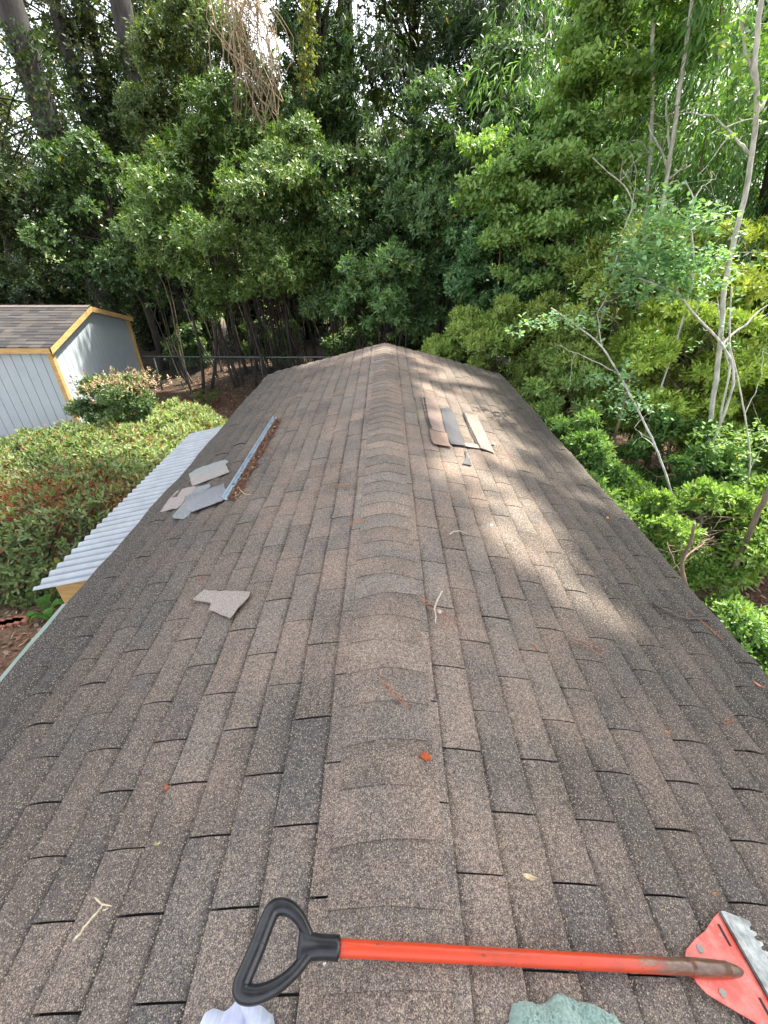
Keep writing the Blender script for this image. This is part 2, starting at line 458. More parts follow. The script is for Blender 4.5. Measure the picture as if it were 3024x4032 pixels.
house = empty('storage_building', (0, 2.5, 0))
tag(house, 'long low building under the brown asphalt shingle roof that fills the foreground', 'building')
PAL = np.array([(.148,.126,.112),(.160,.132,.115),(.132,.121,.113),(.112,.107,.104),(.172,.136,.118),(.140,.128,.118),(.088,.087,.087),(.150,.136,.122)])*1.06
PAL = (PAL * .60 + np.array((.156,.128,.112)) * .40) * 1.30
PW = np.array([.24,.2,.16,.09,.1,.12,.03,.06])
def slope(side, nrows, w0, phase, name):
    mb = MB()
    ex, tab = .127, .305
    NU, NV = 8, 4
    for r in range(nrows):
        wa, wb = w0 + r * ex, w0 + (r + 1) * ex
        off = phase + (r % 2) * tab / 2 + .004 * math.sin(r * 2.3)
        k0 = int(math.floor((Y0 - off) / tab)) ; k1 = int(math.ceil((Y1 - off) / tab))
        drift = 0
        for k in range(k0, k1 + 1):
            gp = rng.uniform(.0018, .0034)
            ya, yb = off + k * tab + gp, off + (k + 1) * tab - gp
            ya, yb = max(ya, Y0), min(yb, Y1 + .003 * math.sin(r * 3))
            if yb - ya < .02: continue
            col = PAL[rng.choice(len(PAL), p=PW)] * rng.uniform(.72, .96)
            curl = rng.uniform(.0, .005) + .002
            bul = .002 + .013 * min(1, r / nrows * 1.2) ** 1.3 * rng.uniform(.5, 1.2)
            jw = rng.normal(0, .0015)
            ys = np.linspace(ya, yb, NV + 1); ts = np.array([0, .14, .22, .34, .48, .62, .76, .90, 1.0])
            Yg, Tg = np.meshgrid(ys, ts)
            Wg = wa - .012 + (wb - wa + .012 + jw) * Tg
            ed = np.abs((Yg - (ya + yb) / 2) / ((yb - ya) / 2))
            Hg = .001 + .0075 * Tg + bul * np.sin(Tg * math.pi) ** 1.3 + curl * (ed ** 3) * Tg
            V = roof(side, Wg, Yg, Hg).reshape(-1, 3)
            n = NV + 1
            F = []
            for a in range(NU):
                for b in range(NV):
                    q = (a*n+b, a*n+b+1, (a+1)*n+b+1, (a+1)*n+b)
                    F.append(q if side < 0 else q[::-1])
            # skirts: lower edge and the two sides
            low = roof(side, Wg[-1], Yg[-1], Hg[-1] - .009)
            nv = len(V); V = np.concatenate([V, low])
            for b in range(NV):
                q = (NU*n+b, NU*n+b+1, nv+b+1, nv+b); F.append(q if side < 0 else q[::-1])
            for e in (0, NV):
                sd = roof(side, Wg[:, e], Yg[:, e], Hg[:, e] - .005)
                nv = len(V); V = np.concatenate([V, sd])
                for a in range(NU): F.append((a*n+e, (a+1)*n+e, nv+a+1, nv+a))
            C = np.tile(col, (len(V), 1))
            # contact shade and dirt painted below the butt of the row above, weathered butt edge
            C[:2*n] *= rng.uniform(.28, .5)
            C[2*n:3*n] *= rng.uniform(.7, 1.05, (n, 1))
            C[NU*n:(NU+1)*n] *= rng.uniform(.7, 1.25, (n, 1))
            C[(NU+1)*n:] = (.02, .019, .018)              # black asphalt of the cut edges
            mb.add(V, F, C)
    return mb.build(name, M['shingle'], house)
LROWS, RROWS = 13, 14
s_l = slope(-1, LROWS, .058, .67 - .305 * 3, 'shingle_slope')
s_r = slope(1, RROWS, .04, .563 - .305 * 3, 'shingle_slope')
# dark underlay sheets seen in the slots between tabs
for sd in (-1, 1):
    mb = MB(); ys = np.linspace(Y0, Y1 - .004, 60); ws = np.linspace(0.0, (HW - .01) / cs, 16)
    Yg, Wg = np.meshgrid(ys, ws); V = roof(sd, Wg, Yg, -.003).reshape(-1, 3); n = len(ys)
    F = [(a*n+b, a*n+b+1, (a+1)*n+b+1, (a+1)*n+b) for a in range(len(ws)-1) for b in range(n-1)]
    mb.add(V, F); mb.build('underlay', M['felt'], house)
# starter strip at the left eave, uneven edge
mb = MB()
ys = np.linspace(Y0, Y1 - .01, 90)
W0 = .058 + .127 * LROWS - .03; WE = HW / cs + .012
for a in range(len(ys) - 1):
    for q0, q1 in ((ys[a], ys[a+1]),):
        e0, e1 = [WE + .006 * math.sin(v * 7) + .004 * math.sin(v * 19) for v in (q0, q1)]
        tone = (.125,.105,.09) if (int(q0 / .92) % 3) else (.09,.082,.075)
        mb.add(np.array([roof(-1, W0, q0, .003), roof(-1, e0, q0, .004), roof(-1, e1, q1, .004), roof(-1, W0, q1, .003),
                         roof(-1, e0, q0, -.004), roof(-1, e1, q1, -.004)]), [(0,1,2,3),(1,4,5,2)], tone)
mb.build('starter_strip', M['shingle'], house)
# ridge caps
mb = MB()
k = 0; y = -2.2
while y < Y1 - .02:
    col = PAL[rng.choice(len(PAL), p=PW)] * rng.uniform(.76, .92)
    col = col * rng.uniform(.86, 1.12)
    ya, yb = y, min(y + .16, Y1)
    hw = .140 + rng.normal(0, .003); sk = rng.normal(0, .008)
    ws = np.linspace(-1, 1, 17)
    rows = []
    for t in np.linspace(0, 1, 5):
        yy = ya + (yb - ya) * t
        hh = .010 + .005 * (1 - t) + .002 * math.sin(t * 3)      # near edge rides on the cap before it
        pts = []
        for w in ws:
            sdx = 1 if w >= 0 else -1
            p = roof(sdx, abs(w) * hw, yy + sk * w, hh - .004 * abs(w) ** 4)
            pts.append(p)
        rows.append(pts)
    V = np.array(rows).reshape(-1, 3); n = len(ws); F = []
    for a in range(4):
        for b in range(n - 1): F.append((a*n+b, a*n+b+1, (a+1)*n+b+1, (a+1)*n+b))
    nv = len(V); V = np.concatenate([V, V[:n] - [0, 0, .007]])
    for b in range(n - 1): F.append((b, nv+b, nv+b+1, b+1))
    for e in (0, n - 1):
        ed = np.array([V[a*n+e] - [0, 0, .012] for a in range(5)]); nv = len(V); V = np.concatenate([V, ed])
        for a in range(4): F.append((a*n+e, (a+1)*n+e, nv+a+1, nv+a))
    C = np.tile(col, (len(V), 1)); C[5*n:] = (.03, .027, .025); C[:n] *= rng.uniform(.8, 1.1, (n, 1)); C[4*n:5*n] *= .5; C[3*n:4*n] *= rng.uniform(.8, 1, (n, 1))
    mb.add(V, F, C)
    y += .127; k += 1
o = mb.build('ridge_cap', M['shingle'], house)
# drip edges, fascia and walls
for sd in (-1, 1):
    mb = MB()
    for w, hh, ww in ((HW / cs + .012, .0, .05),):
        ys = np.linspace(Y0, Y1 + .01, 30)
        for a in range(29):
            p0, p1 = roof(sd, HW/cs - .03, ys[a], -.006), roof(sd, HW/cs - .03, ys[a+1], -.006)
            e_ = (.058 if ys[a] < 1.5 else .022) if sd < 0 else .012
            q0, q1 = roof(sd, HW/cs + e_, ys[a], -.006), roof(sd, HW/cs + e_, ys[a+1], -.006)
            mb.add(np.array([p0, q0, q1, p1, q0 - [0,0,.045], q1 - [0,0,.045]]), [(0,1,2,3),(1,4,5,2)])
    mb.build('drip_edge', M['mint'] if sd < 0 else M['felt'], house)
    mb = MB(); mb.box((RX + sd * (HW - .03), (Y0+Y1)/2, RZ - HW*SL - .15), (.025, Y1-Y0-.05, .16)); mb.build('fascia', M['dark_clap'], house)
    mb = MB(); mb.box((RX + sd * (HW - .22), (Y0+Y1)/2, 1.03), (.08, Y1-Y0-.4, 2.04)); mb.build('side_wall', M['siding'], house)
for yy in (Y0 + .22, Y1 - .22):
    mb = MB(); w = HW - .27
    mb.prism([(-w, .02), (w, .02), (w, RZ - w*SL - .1), (0, RZ - .1), (-w, RZ - w*SL - .1)], -.04, .04, lambda q: (q[0] + RX, yy + q[2], q[1]))
    mb.build('end_wall', M['siding'], house)
for sd in (-1, 1):
    mb = MB()
    a, b_ = roof(sd, .0, Y1 - .012, -.01), roof(sd, HW/cs, Y1 - .012, -.01)
    mb.hexa(np.array([a-[0,.02,.1], b_-[0,.02,.1], b_-[0,0,.1], a-[0,0,.1], a-[0,.02,0], b_-[0,.02,0], b_-[0,0,0], a-[0,0,0]]))
    mb.build('rake_board', M['dark_clap'], house)

# ------------------------------------------------------------------ corrugated lean-to at the left eave
lean = empty('lean_to', (-2.1, 3.2, 0))
tag(lean, 'narrow lean-to roof of white corrugated metal along the left eave', 'lean-to')
CY0, CY1, CXo, CXi = 2.06, 4.72, -2.26, -1.70
def cz(x): return 1.90 + (x - CXo) / (CXi - CXo) * .13
ys = np.linspace(CY0, CY1, 33 * 8 + 1)
ph = (ys - CY0) / .0806 * 2 * math.pi
prof = .012 * np.sin(ph)
xs = [CXo, -2.0, CXi]
V = []
for off in (0, -.0025):
    for x in xs: V.append(np.stack([np.full_like(ys, x) + .0 * ys, ys, cz(x) + prof + off], 1))
V = np.concatenate(V); n = len(ys); F = []
for lay in (0, 3):
    for a in range(2):
        for b in range(n - 1): F.append(((lay+a)*n+b, (lay+a)*n+b+1, (lay+a+1)*n+b+1, (lay+a+1)*n+b))
for b in range(n - 1): F.append((b, b+1, 3*n+b+1, 3*n+b))
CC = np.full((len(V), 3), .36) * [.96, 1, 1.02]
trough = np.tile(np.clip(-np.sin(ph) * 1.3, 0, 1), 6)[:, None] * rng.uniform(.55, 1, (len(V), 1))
CC = CC * (1 - trough) + np.array([.13, .16, .20]) * trough          # dark tree reflections painted into the trough colour
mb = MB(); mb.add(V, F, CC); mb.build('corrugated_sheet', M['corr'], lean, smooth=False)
mb = MB(); mb.hexa(np.array([(-2.16, CY0+.06, 1.70), (-1.80, CY0+.06, 1.78), (-1.80, CY0+.10, 1.78), (-2.16, CY0+.10, 1.70), (-2.16, CY0+.06, cz(-2.16)-.02), (-1.80, CY0+.06, cz(-1.8)-.02), (-1.80, CY0+.10, cz(-1.8)-.02), (-2.16, CY0+.10, cz(-2.16)-.02)])); mb.build('end_board', M['wood'], lean)
mb = MB(); mb.box((-2.14, (CY0+CY1)/2+.08, 1.82), (.038, CY1-CY0-.2, .09)); mb.build('purlin', M['wood'], lean)
for yy in (CY0 + .16, CY1 - .15):
    mb = MB(); mb.box((-2.08, yy, .89), (.07, .07, 1.78)); mb.build('post', M['wood'], lean, bevel=.004)

# ------------------------------------------------------------------ neighbour's garden shed on the left
sh = empty('garden_shed', (-9, 10.6, 0))
tag(sh, 'pale blue garden shed with yellow wood trim and a dark shingle gable roof', 'shed')
A0 = np.array([-6.55, 8.77]); A1 = np.array([-6.93, 12.54])
SLEN = 6.0; WH = 2.09; PK = 2.56
ax = np.array([-1.0, -.0])       # front wall runs along -X
ny = unit(A1 - A0)
def sp(u, v, z): q = A0 + ax * u + (A1 - A0) * v; return np.array([q[0], q[1], z])   # u metres left, v 0..1 front to back
mb = MB()
# front wall with grooves modelled as strips
def strips(o, f, n, wdt, groove):
    for k in range(n):
        pass
def panel_wall(p0, p1, z0, z1fn, outn, step=.2, name='wall'):
    mb = MB(); mg = MB(); L = np.linalg.norm(p1 - p0); d = (p1 - p0) / L
    n = int(L / step)
    st = L / n
    for k in range(n):
        a = k * st + .006; b = (k + 1) * st - .006
        q = []
        for dz in (0, 1):
            for t, o_ in ((a, 0), (b, 0), (b, .02), (a, .02)):
                xy = p0 + d * t - outn * o_
                q.append((xy[0], xy[1], z0 if dz == 0 else z1fn(t / L)))
        mb.hexa(np.array(q))
    for k in range(n):
        q = []
        a, b = k * st, (k + 1) * st
        for dz in (0, 1):
            for t, o_ in ((a, .008), (b, .008), (b, .03), (a, .03)):
                xy = p0 + d * t - outn * o_
                q.append((xy[0], xy[1], z0 + .003 if dz == 0 else z1fn(t / L) - .003))
        mg.hexa(np.array(q))
    w = mb.build(name, M['siding'], sh)
    mg.build('groove_backing', M['siding_groove'], w).location = (0, 0, 0)
outf = np.array([0, -1.0]); outg = np.array([ny[1], -ny[0]])
panel_wall(A0 + np.array([-SLEN, 0]), A0, .12, lambda t: WH, outf, .2, 'front_wall')
gz = lambda t: WH + (PK - .05 - WH) * (1 - abs(2 * t - 1))
panel_wall(A0, A1, .12, gz, outg, .19, 'gable_wall')
mb = MB(); q = [sp(.05, .02, .1), sp(.05, .98, .1), sp(SLEN, .98, .1), sp(SLEN, .02, .1)]
mb.hexa(np.array(q + [v + [0, 0, WH - .12] for v in q])); mb.build('back_wall', M['siding'], sh)
mb = MB(); mb.box((A0[0] - SLEN/2, A0[1] - .012, .09), (SLEN, .03, .1)); mb.build('skirt_board', M['siding'], sh)
for c, nn in ((A0, 0), (A1, 1)):
    mb = MB(); mb.box((c[0] + .012, c[1] + (-.012 if nn == 0 else -.02), WH/2 + .03), (.09, .09, WH - .1)); mb.build('corner_trim', M['wood'], sh, bevel=.003)
OH = .12
def rp(u, v, z=0):   # roof points: u along ridge to left, v -1 front eave .. 0 ridge .. 1 back eave
    mid = (A0 + A1) / 2; half = (A1 - A0) / 2 * (1 + .06)
    q = mid + half * v + np.array([OH - u, 0])
    return np.array([q[0], q[1], PK - (PK - WH + .03) * abs(v) + z])
for sgn, nm in ((-1, 'roof_slope'), (1, 'roof_slope')):
    mb = MB(); nr = 15
    for r in range(nr):
        va, vb = r / nr, (r + 1) / nr
        u = -.0 + (r % 2) * .15
        t = .02
        while t < SLEN + .5:
            L = rng.uniform(.16, .36); e = min(t + L, SLEN + .5)
            col = np.array([(.036,.033,.032),(.046,.041,.038),(.027,.026,.027),(.056,.049,.045)][rng.integers(4)]) * rng.uniform(.85, 1.2)
            th = .016 if rng.random() < .5 else .010
            q = [rp(t - .02, sgn*va, .0), rp(e - .02, sgn*va, .0), rp(e - .02, sgn*vb, 0), rp(t - .02, sgn*vb, 0)]
            q2 = [rp(t - .02, sgn*va, .006), rp(e - .02, sgn*va, .006), rp(e - .02, sgn*vb, th), rp(t - .02, sgn*vb, th)]
            mb.hexa(np.array(q + q2), col); t = e
    mb.build(nm, M['shingle_new'], sh)
    mb = MB()   # rake boards
    a, b = rp(0, 0, -.006), rp(0, sgn, -.006)
    mb.hexa(np.array([a-[.03,0,.11], b-[.03,0,.11], b-[0,0,.11], a-[0,0,.11], a-[.03,0,0], b-[.03,0,0], b, a]))
    mb.build('rake_board', M['wood'], sh)
    mb = MB(); a, b = rp(0, sgn, -.006), rp(SLEN + .5, sgn, -.006)
    dy = np.array([0, .03 * -sgn, 0])
    mb.hexa(np.array([a-[0,0,.10], b-[0,0,.10], b+dy-[0,0,.10], a+dy-[0,0,.10], a, b, b+dy, a+dy])); mb.build('eave_board', M['wood'], sh)
mb = MB(); c0, c1 = rp(-.005, 0, .022), rp(SLEN + .5, 0, .022)
for k in range(32):
    f0, f1 = k / 32, (k + 1) / 32 + .004
    a = c0 + (c1 - c0) * f0; b = c0 + (c1 - c0) * f1; e = np.array([0, .12, -.03])
    e2 = np.array([0, -.12, -.03])
    mb.add(np.array([a + e, a, a + e2, b + e - [0,0,.003], b - [0,0,.003], b + e2 - [0,0,.003]]), [(0,1,4,3),(1,2,5,4)], PAL[k % 4] * .55)
mb.build('ridge_cap', M['shingle_new'], sh)

# ------------------------------------------------------------------ chain-link fence
fn = empty('chain_link_fence', (-3, 12.9, 0))
tag(fn, 'low grey chain-link fence in front of the dark trees behind the shed', 'fence')
FY, FH = 12.9, .92
mb = MB(); mb.tube([(-7, FY, FH+.05), (-3, FY, FH+.03), (2, FY, FH+.05), (9, FY, FH)], .021, 8); mb.build('top_rail', M['galv'], fn, smooth=True)
for x in (-6.7, -6.15 + .3, -3.6, -1.2, 1.2, 3.6, 6):
    mb = MB(); mb.tube([(x, FY + .03, -.1), (x, FY + .03, FH + .06)], .024, 8); mb.build('post', M['galv'], fn, smooth=True)
mb = MB()
for k in range(150):
    x = -7 + k * .1
    for dx in (1, -1): mb.tube([(x, FY, .05), (x + dx * .86, FY, FH)], .0022, 3, caps=False)
mb.build('wire_mesh', M['galv'], fn)

# ------------------------------------------------------------------ trees and shrubs
def bend(p0, p1, k=6, amp=.15):
    p0, p1 = np.asarray(p0, float), np.asarray(p1, float)
    t = np.linspace(0, 1, k)[:, None]
    o = rng.normal(0, 1, 3); o2 = rng.normal(0, 1, 3); L = np.linalg.norm(p1 - p0)
    return p0 + (p1 - p0) * t + amp * L * (np.sin(t * math.pi) * o * .4 + np.sin(t * 2 * math.pi) * o2 * .25)

def env_pts(n, c, r, shell=.55, flat_bottom=0):
    d = unit(rng.normal(0, 1, (n, 3)))
    rad = (shell + (1 - shell) * rng.random(n))[:, None]
    p = np.asarray(c) + d * rad * np.asarray(r)
    return p

def crown_from(boughs, rb, nshoot, k, L, W, base, light, name, mat, parent, centre, upb=.5, outb=.7, flat=.65,
               tilt=(35, 85), oval=False, yellow=.008, var=.3, step=.012, ycol=(.45,.36,.03), droop=.1, jl=.35, hang=0, clumpv=.5):
    nb = len(boughs)
    wts = rb ** 2 / (rb ** 2).sum()
    bi = rng.choice(nb, nshoot, p=wts)
    c = boughs[bi]; r = rb[bi]
    out = c - np.asarray(centre); out[:, 2] *= .4; out = unit(out)
    d = unit(rng.normal(0, 1, (nshoot, 3)) + outb * out + np.array([0, 0, upb]))
    rr = rng.random(nshoot) ** .45
    P = c + d * (r * rr)[:, None] * np.array([1, 1, flat])
    # lumpy edges
    P += .12 * r[:, None] * np.sin(P[:, [1, 2, 0]] * 7.3)
    A = unit(d + np.array([0, 0, .4 - hang]) + rng.normal(0, .3, (nshoot, 3)))
    cl = rng.random(nb)[bi] * clumpv
    PP, AA, UU = whorl(P, A, k, tilt, step)
    n = len(PP)
    Ls = L * rng.uniform(1 - jl, 1 + jl, n)
    T = tints(n, base, light, yellow, ycol, var, clump=np.tile(cl, k))
    keep = PP[:, 2] > .03
    return leaves(PP[keep], AA[keep], Ls[keep], (W / L * Ls * rng.uniform(.8, 1.2, n))[keep], T[keep], name, mat, parent, up=UU[keep], droop=droop, oval=oval)

GREEN = dict(base=(.026,.060,.016), light=(.11,.19,.05))
OLIVE = dict(base=(.028,.05,.012), light=(.13,.18,.035))
YEL = dict(base=(.15,.23,.02), light=(.60,.66,.07))
FRESH = dict(base=(.085,.18,.035), light=(.30,.44,.12))
BLUEG = dict(base=(.09,.20,.09), light=(.28,.46,.24))
AZ = dict(base=(.055,.115,.02), light=(.20,.28,.06))
BAM = dict(base=(.05,.13,.03), light=(.18,.34,.09))

def tree(name, label, cat, base, env, nb, rb, nshoot, k, L, W, cols, group=None, tr=.12, stems=1, bark='dark_bark', mat='leaf',
         shell=.45, trunk_top=None, limbs=True, lean=(0, 0), **kw):
    """env = (centre, radii) of the crown"""
    bx, by = base
    root = empty(name, (bx, by, ground_h(bx, by))); tag(root, label, cat, group)
    c, r = np.array(env[0], float), np.array(env[1], float)
    B = env_pts(nb, c, r - rb * .4, shell)
    rbs = rb * rng.uniform(.6, 1.35, nb)
    g0 = float(ground_h(bx, by)) - .1
    mb = MB()
    tops = []
    for s in range(stems):
        if stems == 1: b0 = np.array([bx, by, g0]); top = np.array([c[0] + lean[0], c[1] + lean[1], trunk_top if trunk_top else c[2] + r[2] * .7])
        else:
            b0 = np.array([bx + rng.normal(0, r[0] * .3), by + rng.normal(0, r[1] * .25), g0])
            top = B[rng.integers(nb)] ; top = np.array([b0[0]*.5 + top[0]*.5, b0[1]*.5 + top[1]*.5, max(top[2], c[2])])
        pts = bend(b0, top, 9, .05)
        rad = tr * np.linspace(1.15, .35, 9) * (1 if stems == 1 else rng.uniform(.4, 1.1))
        mb.tube(pts, rad, 9 if tr > .05 else 6); tops.append(pts)
    if limbs:
        for j in range(0, nb, 1 if nb < 60 else 2):
            tp = tops[rng.integers(len(tops))]
            zz = B[j][2] - rng.uniform(.2, .9) * .5 * r[2]
            i0 = int(np.argmin(np.abs(tp[:, 2] - zz)))
            i0 = min(max(i0, 2), 8)
            mb.tube(bend(tp[i0], B[j], 6, .12), max(.008, tr * .28) * np.linspace(1, .25, 6), 5, caps=False)
    mb.build('trunk', M[bark], root, smooth=True)
    crown_from(B, rbs, nshoot, k, L, W, cols['base'], cols['light'], 'crown', M[mat], root, c, **kw)
    return root

NT = 'evergreen trees behind the fence'
# (C) big rounded evergreen left of centre
tree('evergreen_tree', 'broad rounded evergreen tree with glossy leaves just right of the blue shed', 'tree', (-3.5, 13.2),
     ((-3.4, 12.2, 4.3), (3.0, 1.7, 2.5)), 84, .6, 12500, 7, .085, .034, dict(base=(.038,.082,.016), light=(.17,.26,.05)), stems=16, tr=.05, shell=.5, yellow=.01)
tree('evergreen_tree', 'tall leafy lobe of evergreen rising left of the tangled vines', 'tree', (-3.6, 14.6),
     ((-3.9, 13.6, 6.4), (2.1, 1.4, 2.3)), 50, .55, 6500, 7, .085, .034, OLIVE, stems=6, tr=.06)
tree('evergreen_tree', 'dark evergreen with a hanging leafy spray above the roof peak', 'tree', (-.6, 13.0),
     ((-.7, 12.2, 3.6), (1.7, 1.3, 2.2)), 56, .5, 8000, 7, .095, .036, GREEN, stems=12, tr=.045)
tree('evergreen_tree', 'small large-leaved evergreen with pale sprays right behind the roof peak', 'tree', (.4, 10.6),
     ((-.05, 10.4, 2.75), (1.1, .8, 1.15)), 26, .36, 1500, 8, .105, .040, dict(base=(.045,.105,.03), light=(.17,.30,.09)), stems=7, tr=.03)
tree('evergreen_tree', 'evergreen with greyish-green glossy leaves right of the roof peak', 'tree', (1.9, 11.6),
     ((1.9, 11.2, 4.2), (1.7, 1.3, 2.7)), 64, .5, 9500, 7, .095, .038, dict(base=(.034,.084,.026), light=(.14,.24,.08)), stems=9, tr=.05)
tree('evergreen_tree', 'dark tall evergreen filling the top centre beside the sky gap', 'tree', (-1.5, 15.4),
     ((-1.55, 14.6, 8.0), (1.35, 1.2, 3.0)), 40, .6, 4600, 7, .10, .042, GREEN, tr=.17)
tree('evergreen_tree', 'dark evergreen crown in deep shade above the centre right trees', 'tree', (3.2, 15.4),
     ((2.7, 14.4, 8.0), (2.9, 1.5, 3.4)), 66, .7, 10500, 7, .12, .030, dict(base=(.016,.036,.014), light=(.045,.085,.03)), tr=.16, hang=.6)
# (B) dark trees on the far left over the shed
tree('shade_tree', 'dark olive tree overhanging the blue shed at the left edge', 'tree', (-12.6, 15.2),
     ((-12.0, 14.4, 4.6), (3.2, 1.8, 2.2)), 70, .7, 6800, 7, .10, .045, dict(base=(.02,.042,.01), light=(.06,.085,.015)), tr=.22)
tree('shade_tree', 'dark understory tree with round leaves between the shed roof and the big evergreen', 'tree', (-7.6, 15.2),
     ((-7.5, 14.4, 4.0), (2.3, 1.5, 2.3)), 56, .6, 5600, 7, .095, .05, GREEN, tr=.12)
# second, farther row that closes the wood
GB = 'far trees closing the wood'
for j, (x, y, c, r, cl, lab) in enumerate([
        (-17, 20, (-17, 20, 6.0), (4, 2.2, 5.2), OLIVE, 'far dark tree at the left edge behind the overhanging olive tree'),
        (-8.5, 21, (-8.8, 21, 5.2), (3.6, 2.2, 3.2), GREEN, 'far tree low between the pine trunks'),
        (-3.2, 20.5, (-3.2, 20, 5.6), (3.2, 2.2, 3.6), GREEN, 'far tree behind the broad rounded evergreen'),
        (1.6, 20.5, (.6, 20, 4.8), (3.2, 2.0, 3.4), OLIVE, 'far tree seen beneath the sky gap above the roof peak'),
        (7.0, 19.5, (6.6, 19, 6.6), (4.2, 2.4, 5.4), GREEN, 'far dark tree behind the bamboo stand'),
        (13, 17, (12.2, 16.0, 7.0), (4.6, 2.6, 6.4), GREEN, 'far dark tree at the right edge behind the bamboo')]):
    tree('background_tree', lab, 'tree', (x, y), (c, r), 75, .95, 9000, 7, .18, .09, cl, tr=.2, group=GB)
for j, (x, y, c, r, lab) in enumerate([
        (-13.5, 19, (-13.5, 18.6, 1.9), (3.4, 1.2, 2.1), 'low dark bush behind the overhanging olive tree at the left'),
        (-8.2, 19.2, (-8.2, 18.6, 1.8), (3.2, 1.2, 1.9), 'low dark bush between the shed peak and the broad evergreen'),
        (-3.4, 19.4, (-3.4, 18.8, 1.8), (3.2, 1.2, 1.9), 'low dark bush seen between the bare sapling stems'),
        (1.0, 19.4, (1.0, 19.0, 1.8), (3.2, 1.2, 2.0), 'low dark bush behind the clapboard outbuilding'),
        (5.8, 16.6, (5.8, 15.9, 2.2), (3.0, 1.2, 2.6), 'low dark bush behind the small-leaved trees'),
        (10.5, 13.5, (10.5, 13.0, 2.6), (2.8, 1.4, 3.0), 'low dark bush under the bamboo at the right')]):
    tree('understory_bush', lab, 'shrub', (x, y), (c, r), 60, .62, 6200, 6, .13, .07, dict(base=(.018,.036,.012), light=(.05,.085,.025)), stems=8, tr=.04, group='low bushes closing the understory', shell=.3)

# ---- pine trunks at upper left with ivy
def pine(label, top_d, w_top, Y, H=17, ivy=1.0, cl=None, crown=True, bark='pine_bark'):
    px, py = top_d
    # vertical trunk through the displayed pixel
    q = DY(px, py, Y); x = q[0]
    root = empty('pine_tree', (x, Y, ground_h(x, Y))); tag(root, label, 'tree', 'tall bare pine trunks at upper left')
    mb = MB(); pts = bend((x, Y, -.1), (x + rng.normal(0, .12), Y, H), 12, .006)
    mb.tube(pts, w_top * np.linspace(.72, .42, 12), 14); mb.build('trunk', M[bark], root, smooth=True)
    if ivy > 0:
        n = int(2300 * ivy)
        z = rng.uniform(.3, 8.3, n); a = rng.uniform(0, 6.28, n); rr = w_top * .6 + rng.gamma(1.6, .10, n) * (1 + .6 * np.sin(z * 2.3 + x))
        P = np.stack([x + np.cos(a) * rr, Y + np.sin(a) * rr, z], 1)
        A = unit(np.stack([np.cos(a), np.sin(a), -.2 + 0 * a], 1) + rng.normal(0, .4, (n, 3)))
        PP, AA, UU = whorl(P, A, 5, (40, 90), .03)
        m = len(PP)
        leaves(PP, AA, .10 * rng.uniform(.6, 1.3, m), .065 * rng.uniform(.6, 1.3, m), tints(m, (.025,.05,.014), (.08,.12,.03), .02), 'ivy', M['leaf'], root, up=UU)
    return x
pine('thick pine trunk wrapped with ivy, leftmost and broadest of the pines', (47, 60), .52, 15.5, ivy=.8)
pine('second pine trunk from the left, greyish and slimmer', (128, 60), .30, 17.5, ivy=.9)
pine('thin pale pine trunk between the grey and the dark trunks', (188, 40), .24, 18.2, ivy=1.2)
pine('dark straight pine trunk with ivy leaves right of the thin pale one', (262, 10), .46, 16.5, ivy=1.3)
pine('thin dark trunk just left of the tangled vines', (405, 20), .26, 16.8, ivy=1.2, bark='dark_bark')
pine('dark trunk beside the sky gap at top centre', (735, 20), .34, 16.2, ivy=1.0, bark='dark_bark')

# sparse leafy sprays of a deciduous tree against the white sky (upper left)
root = empty('deciduous_tree', (-14.5, 18.5, 0)); tag(root, 'sparse thin-leaved tree against the white sky at the upper left corner', 'tree')
mb = MB(); trunk = bend((-14.5, 18.5, -.1), (-12.5, 18.5, 12), 10, .04); mb.tube(trunk, np.linspace(.18, .05, 10), 8)
Bs = []
for j in range(44):
    p0 = trunk[rng.integers(4, 10)]; e = np.array([rng.uniform(-15.5, -4.5), rng.uniform(17, 20), rng.uniform(5.5, 12.5)])
    b = bend(p0, e, 7, .12); mb.tube(b, np.linspace(.035, .006, 7), 4, caps=False); Bs.append(b[-1]); Bs.append(b[-3])
mb.build('trunk', M['dark_bark'], root, smooth=True)
Bs = np.array(Bs)
crown_from(Bs, np.full(len(Bs), .85), 5200, 6, .11, .05, (.028,.045,.018), (.085,.10,.035), 'crown', M['soft_leaf'], root, (-10, 18.5, 9), flat=.9, hang=.5, upb=0)

tree('tall_tree', 'lacy dark tree partly veiling the sky gap above the roof peak', 'tree', (.9, 16.2),
     ((.5, 15.6, 8.6), (1.9, 1.2, 2.6)), 44, .6, 2600, 7, .09, .045, OLIVE, tr=.12, shell=.2)
tree('tall_tree', 'lacy tree veiling the white sky between the pine trunks', 'tree', (-6.2, 18.8),
     ((-6.6, 18.4, 9.0), (4.2, 1.4, 3.0)), 70, .7, 4600, 7, .10, .05, OLIVE, tr=.14, shell=.1)
# ---- tangled vines and yellowing creeper at the top
root = empty('vine', DY(520, 230, 12.6)); tag(root, 'tangle of bare pale hanging vines at the top left of centre', 'vine')
mb = MB()
for j in range(70):
    a = DY(rng.uniform(480, 560), rng.uniform(-60, 10), 12.6 + rng.uniform(-.3, .3)); b = DY(rng.uniform(500, 610), rng.uniform(90, 330), 12.6 + rng.uniform(-.3, .3))
    t = np.linspace(0, 1, 10)[:, None]; sag = rng.normal(0, .35)
    P = a + (b - a) * t + np.sin(t * math.pi) * np.array([sag, rng.normal(0, .15), rng.normal(0, .2)]) + np.cumsum(rng.normal(0, .035, (10, 3)), 0)
    mb.tube(P, rng.uniform(.005, .012), 4, caps=False, col=(.34,.26,.17))
mb.build('vine_stems', M['twig'], root)
root = empty('vine', DY(665, 180, 12.4)); tag(root, 'yellowing leafy creeper hanging down at the top centre', 'vine')
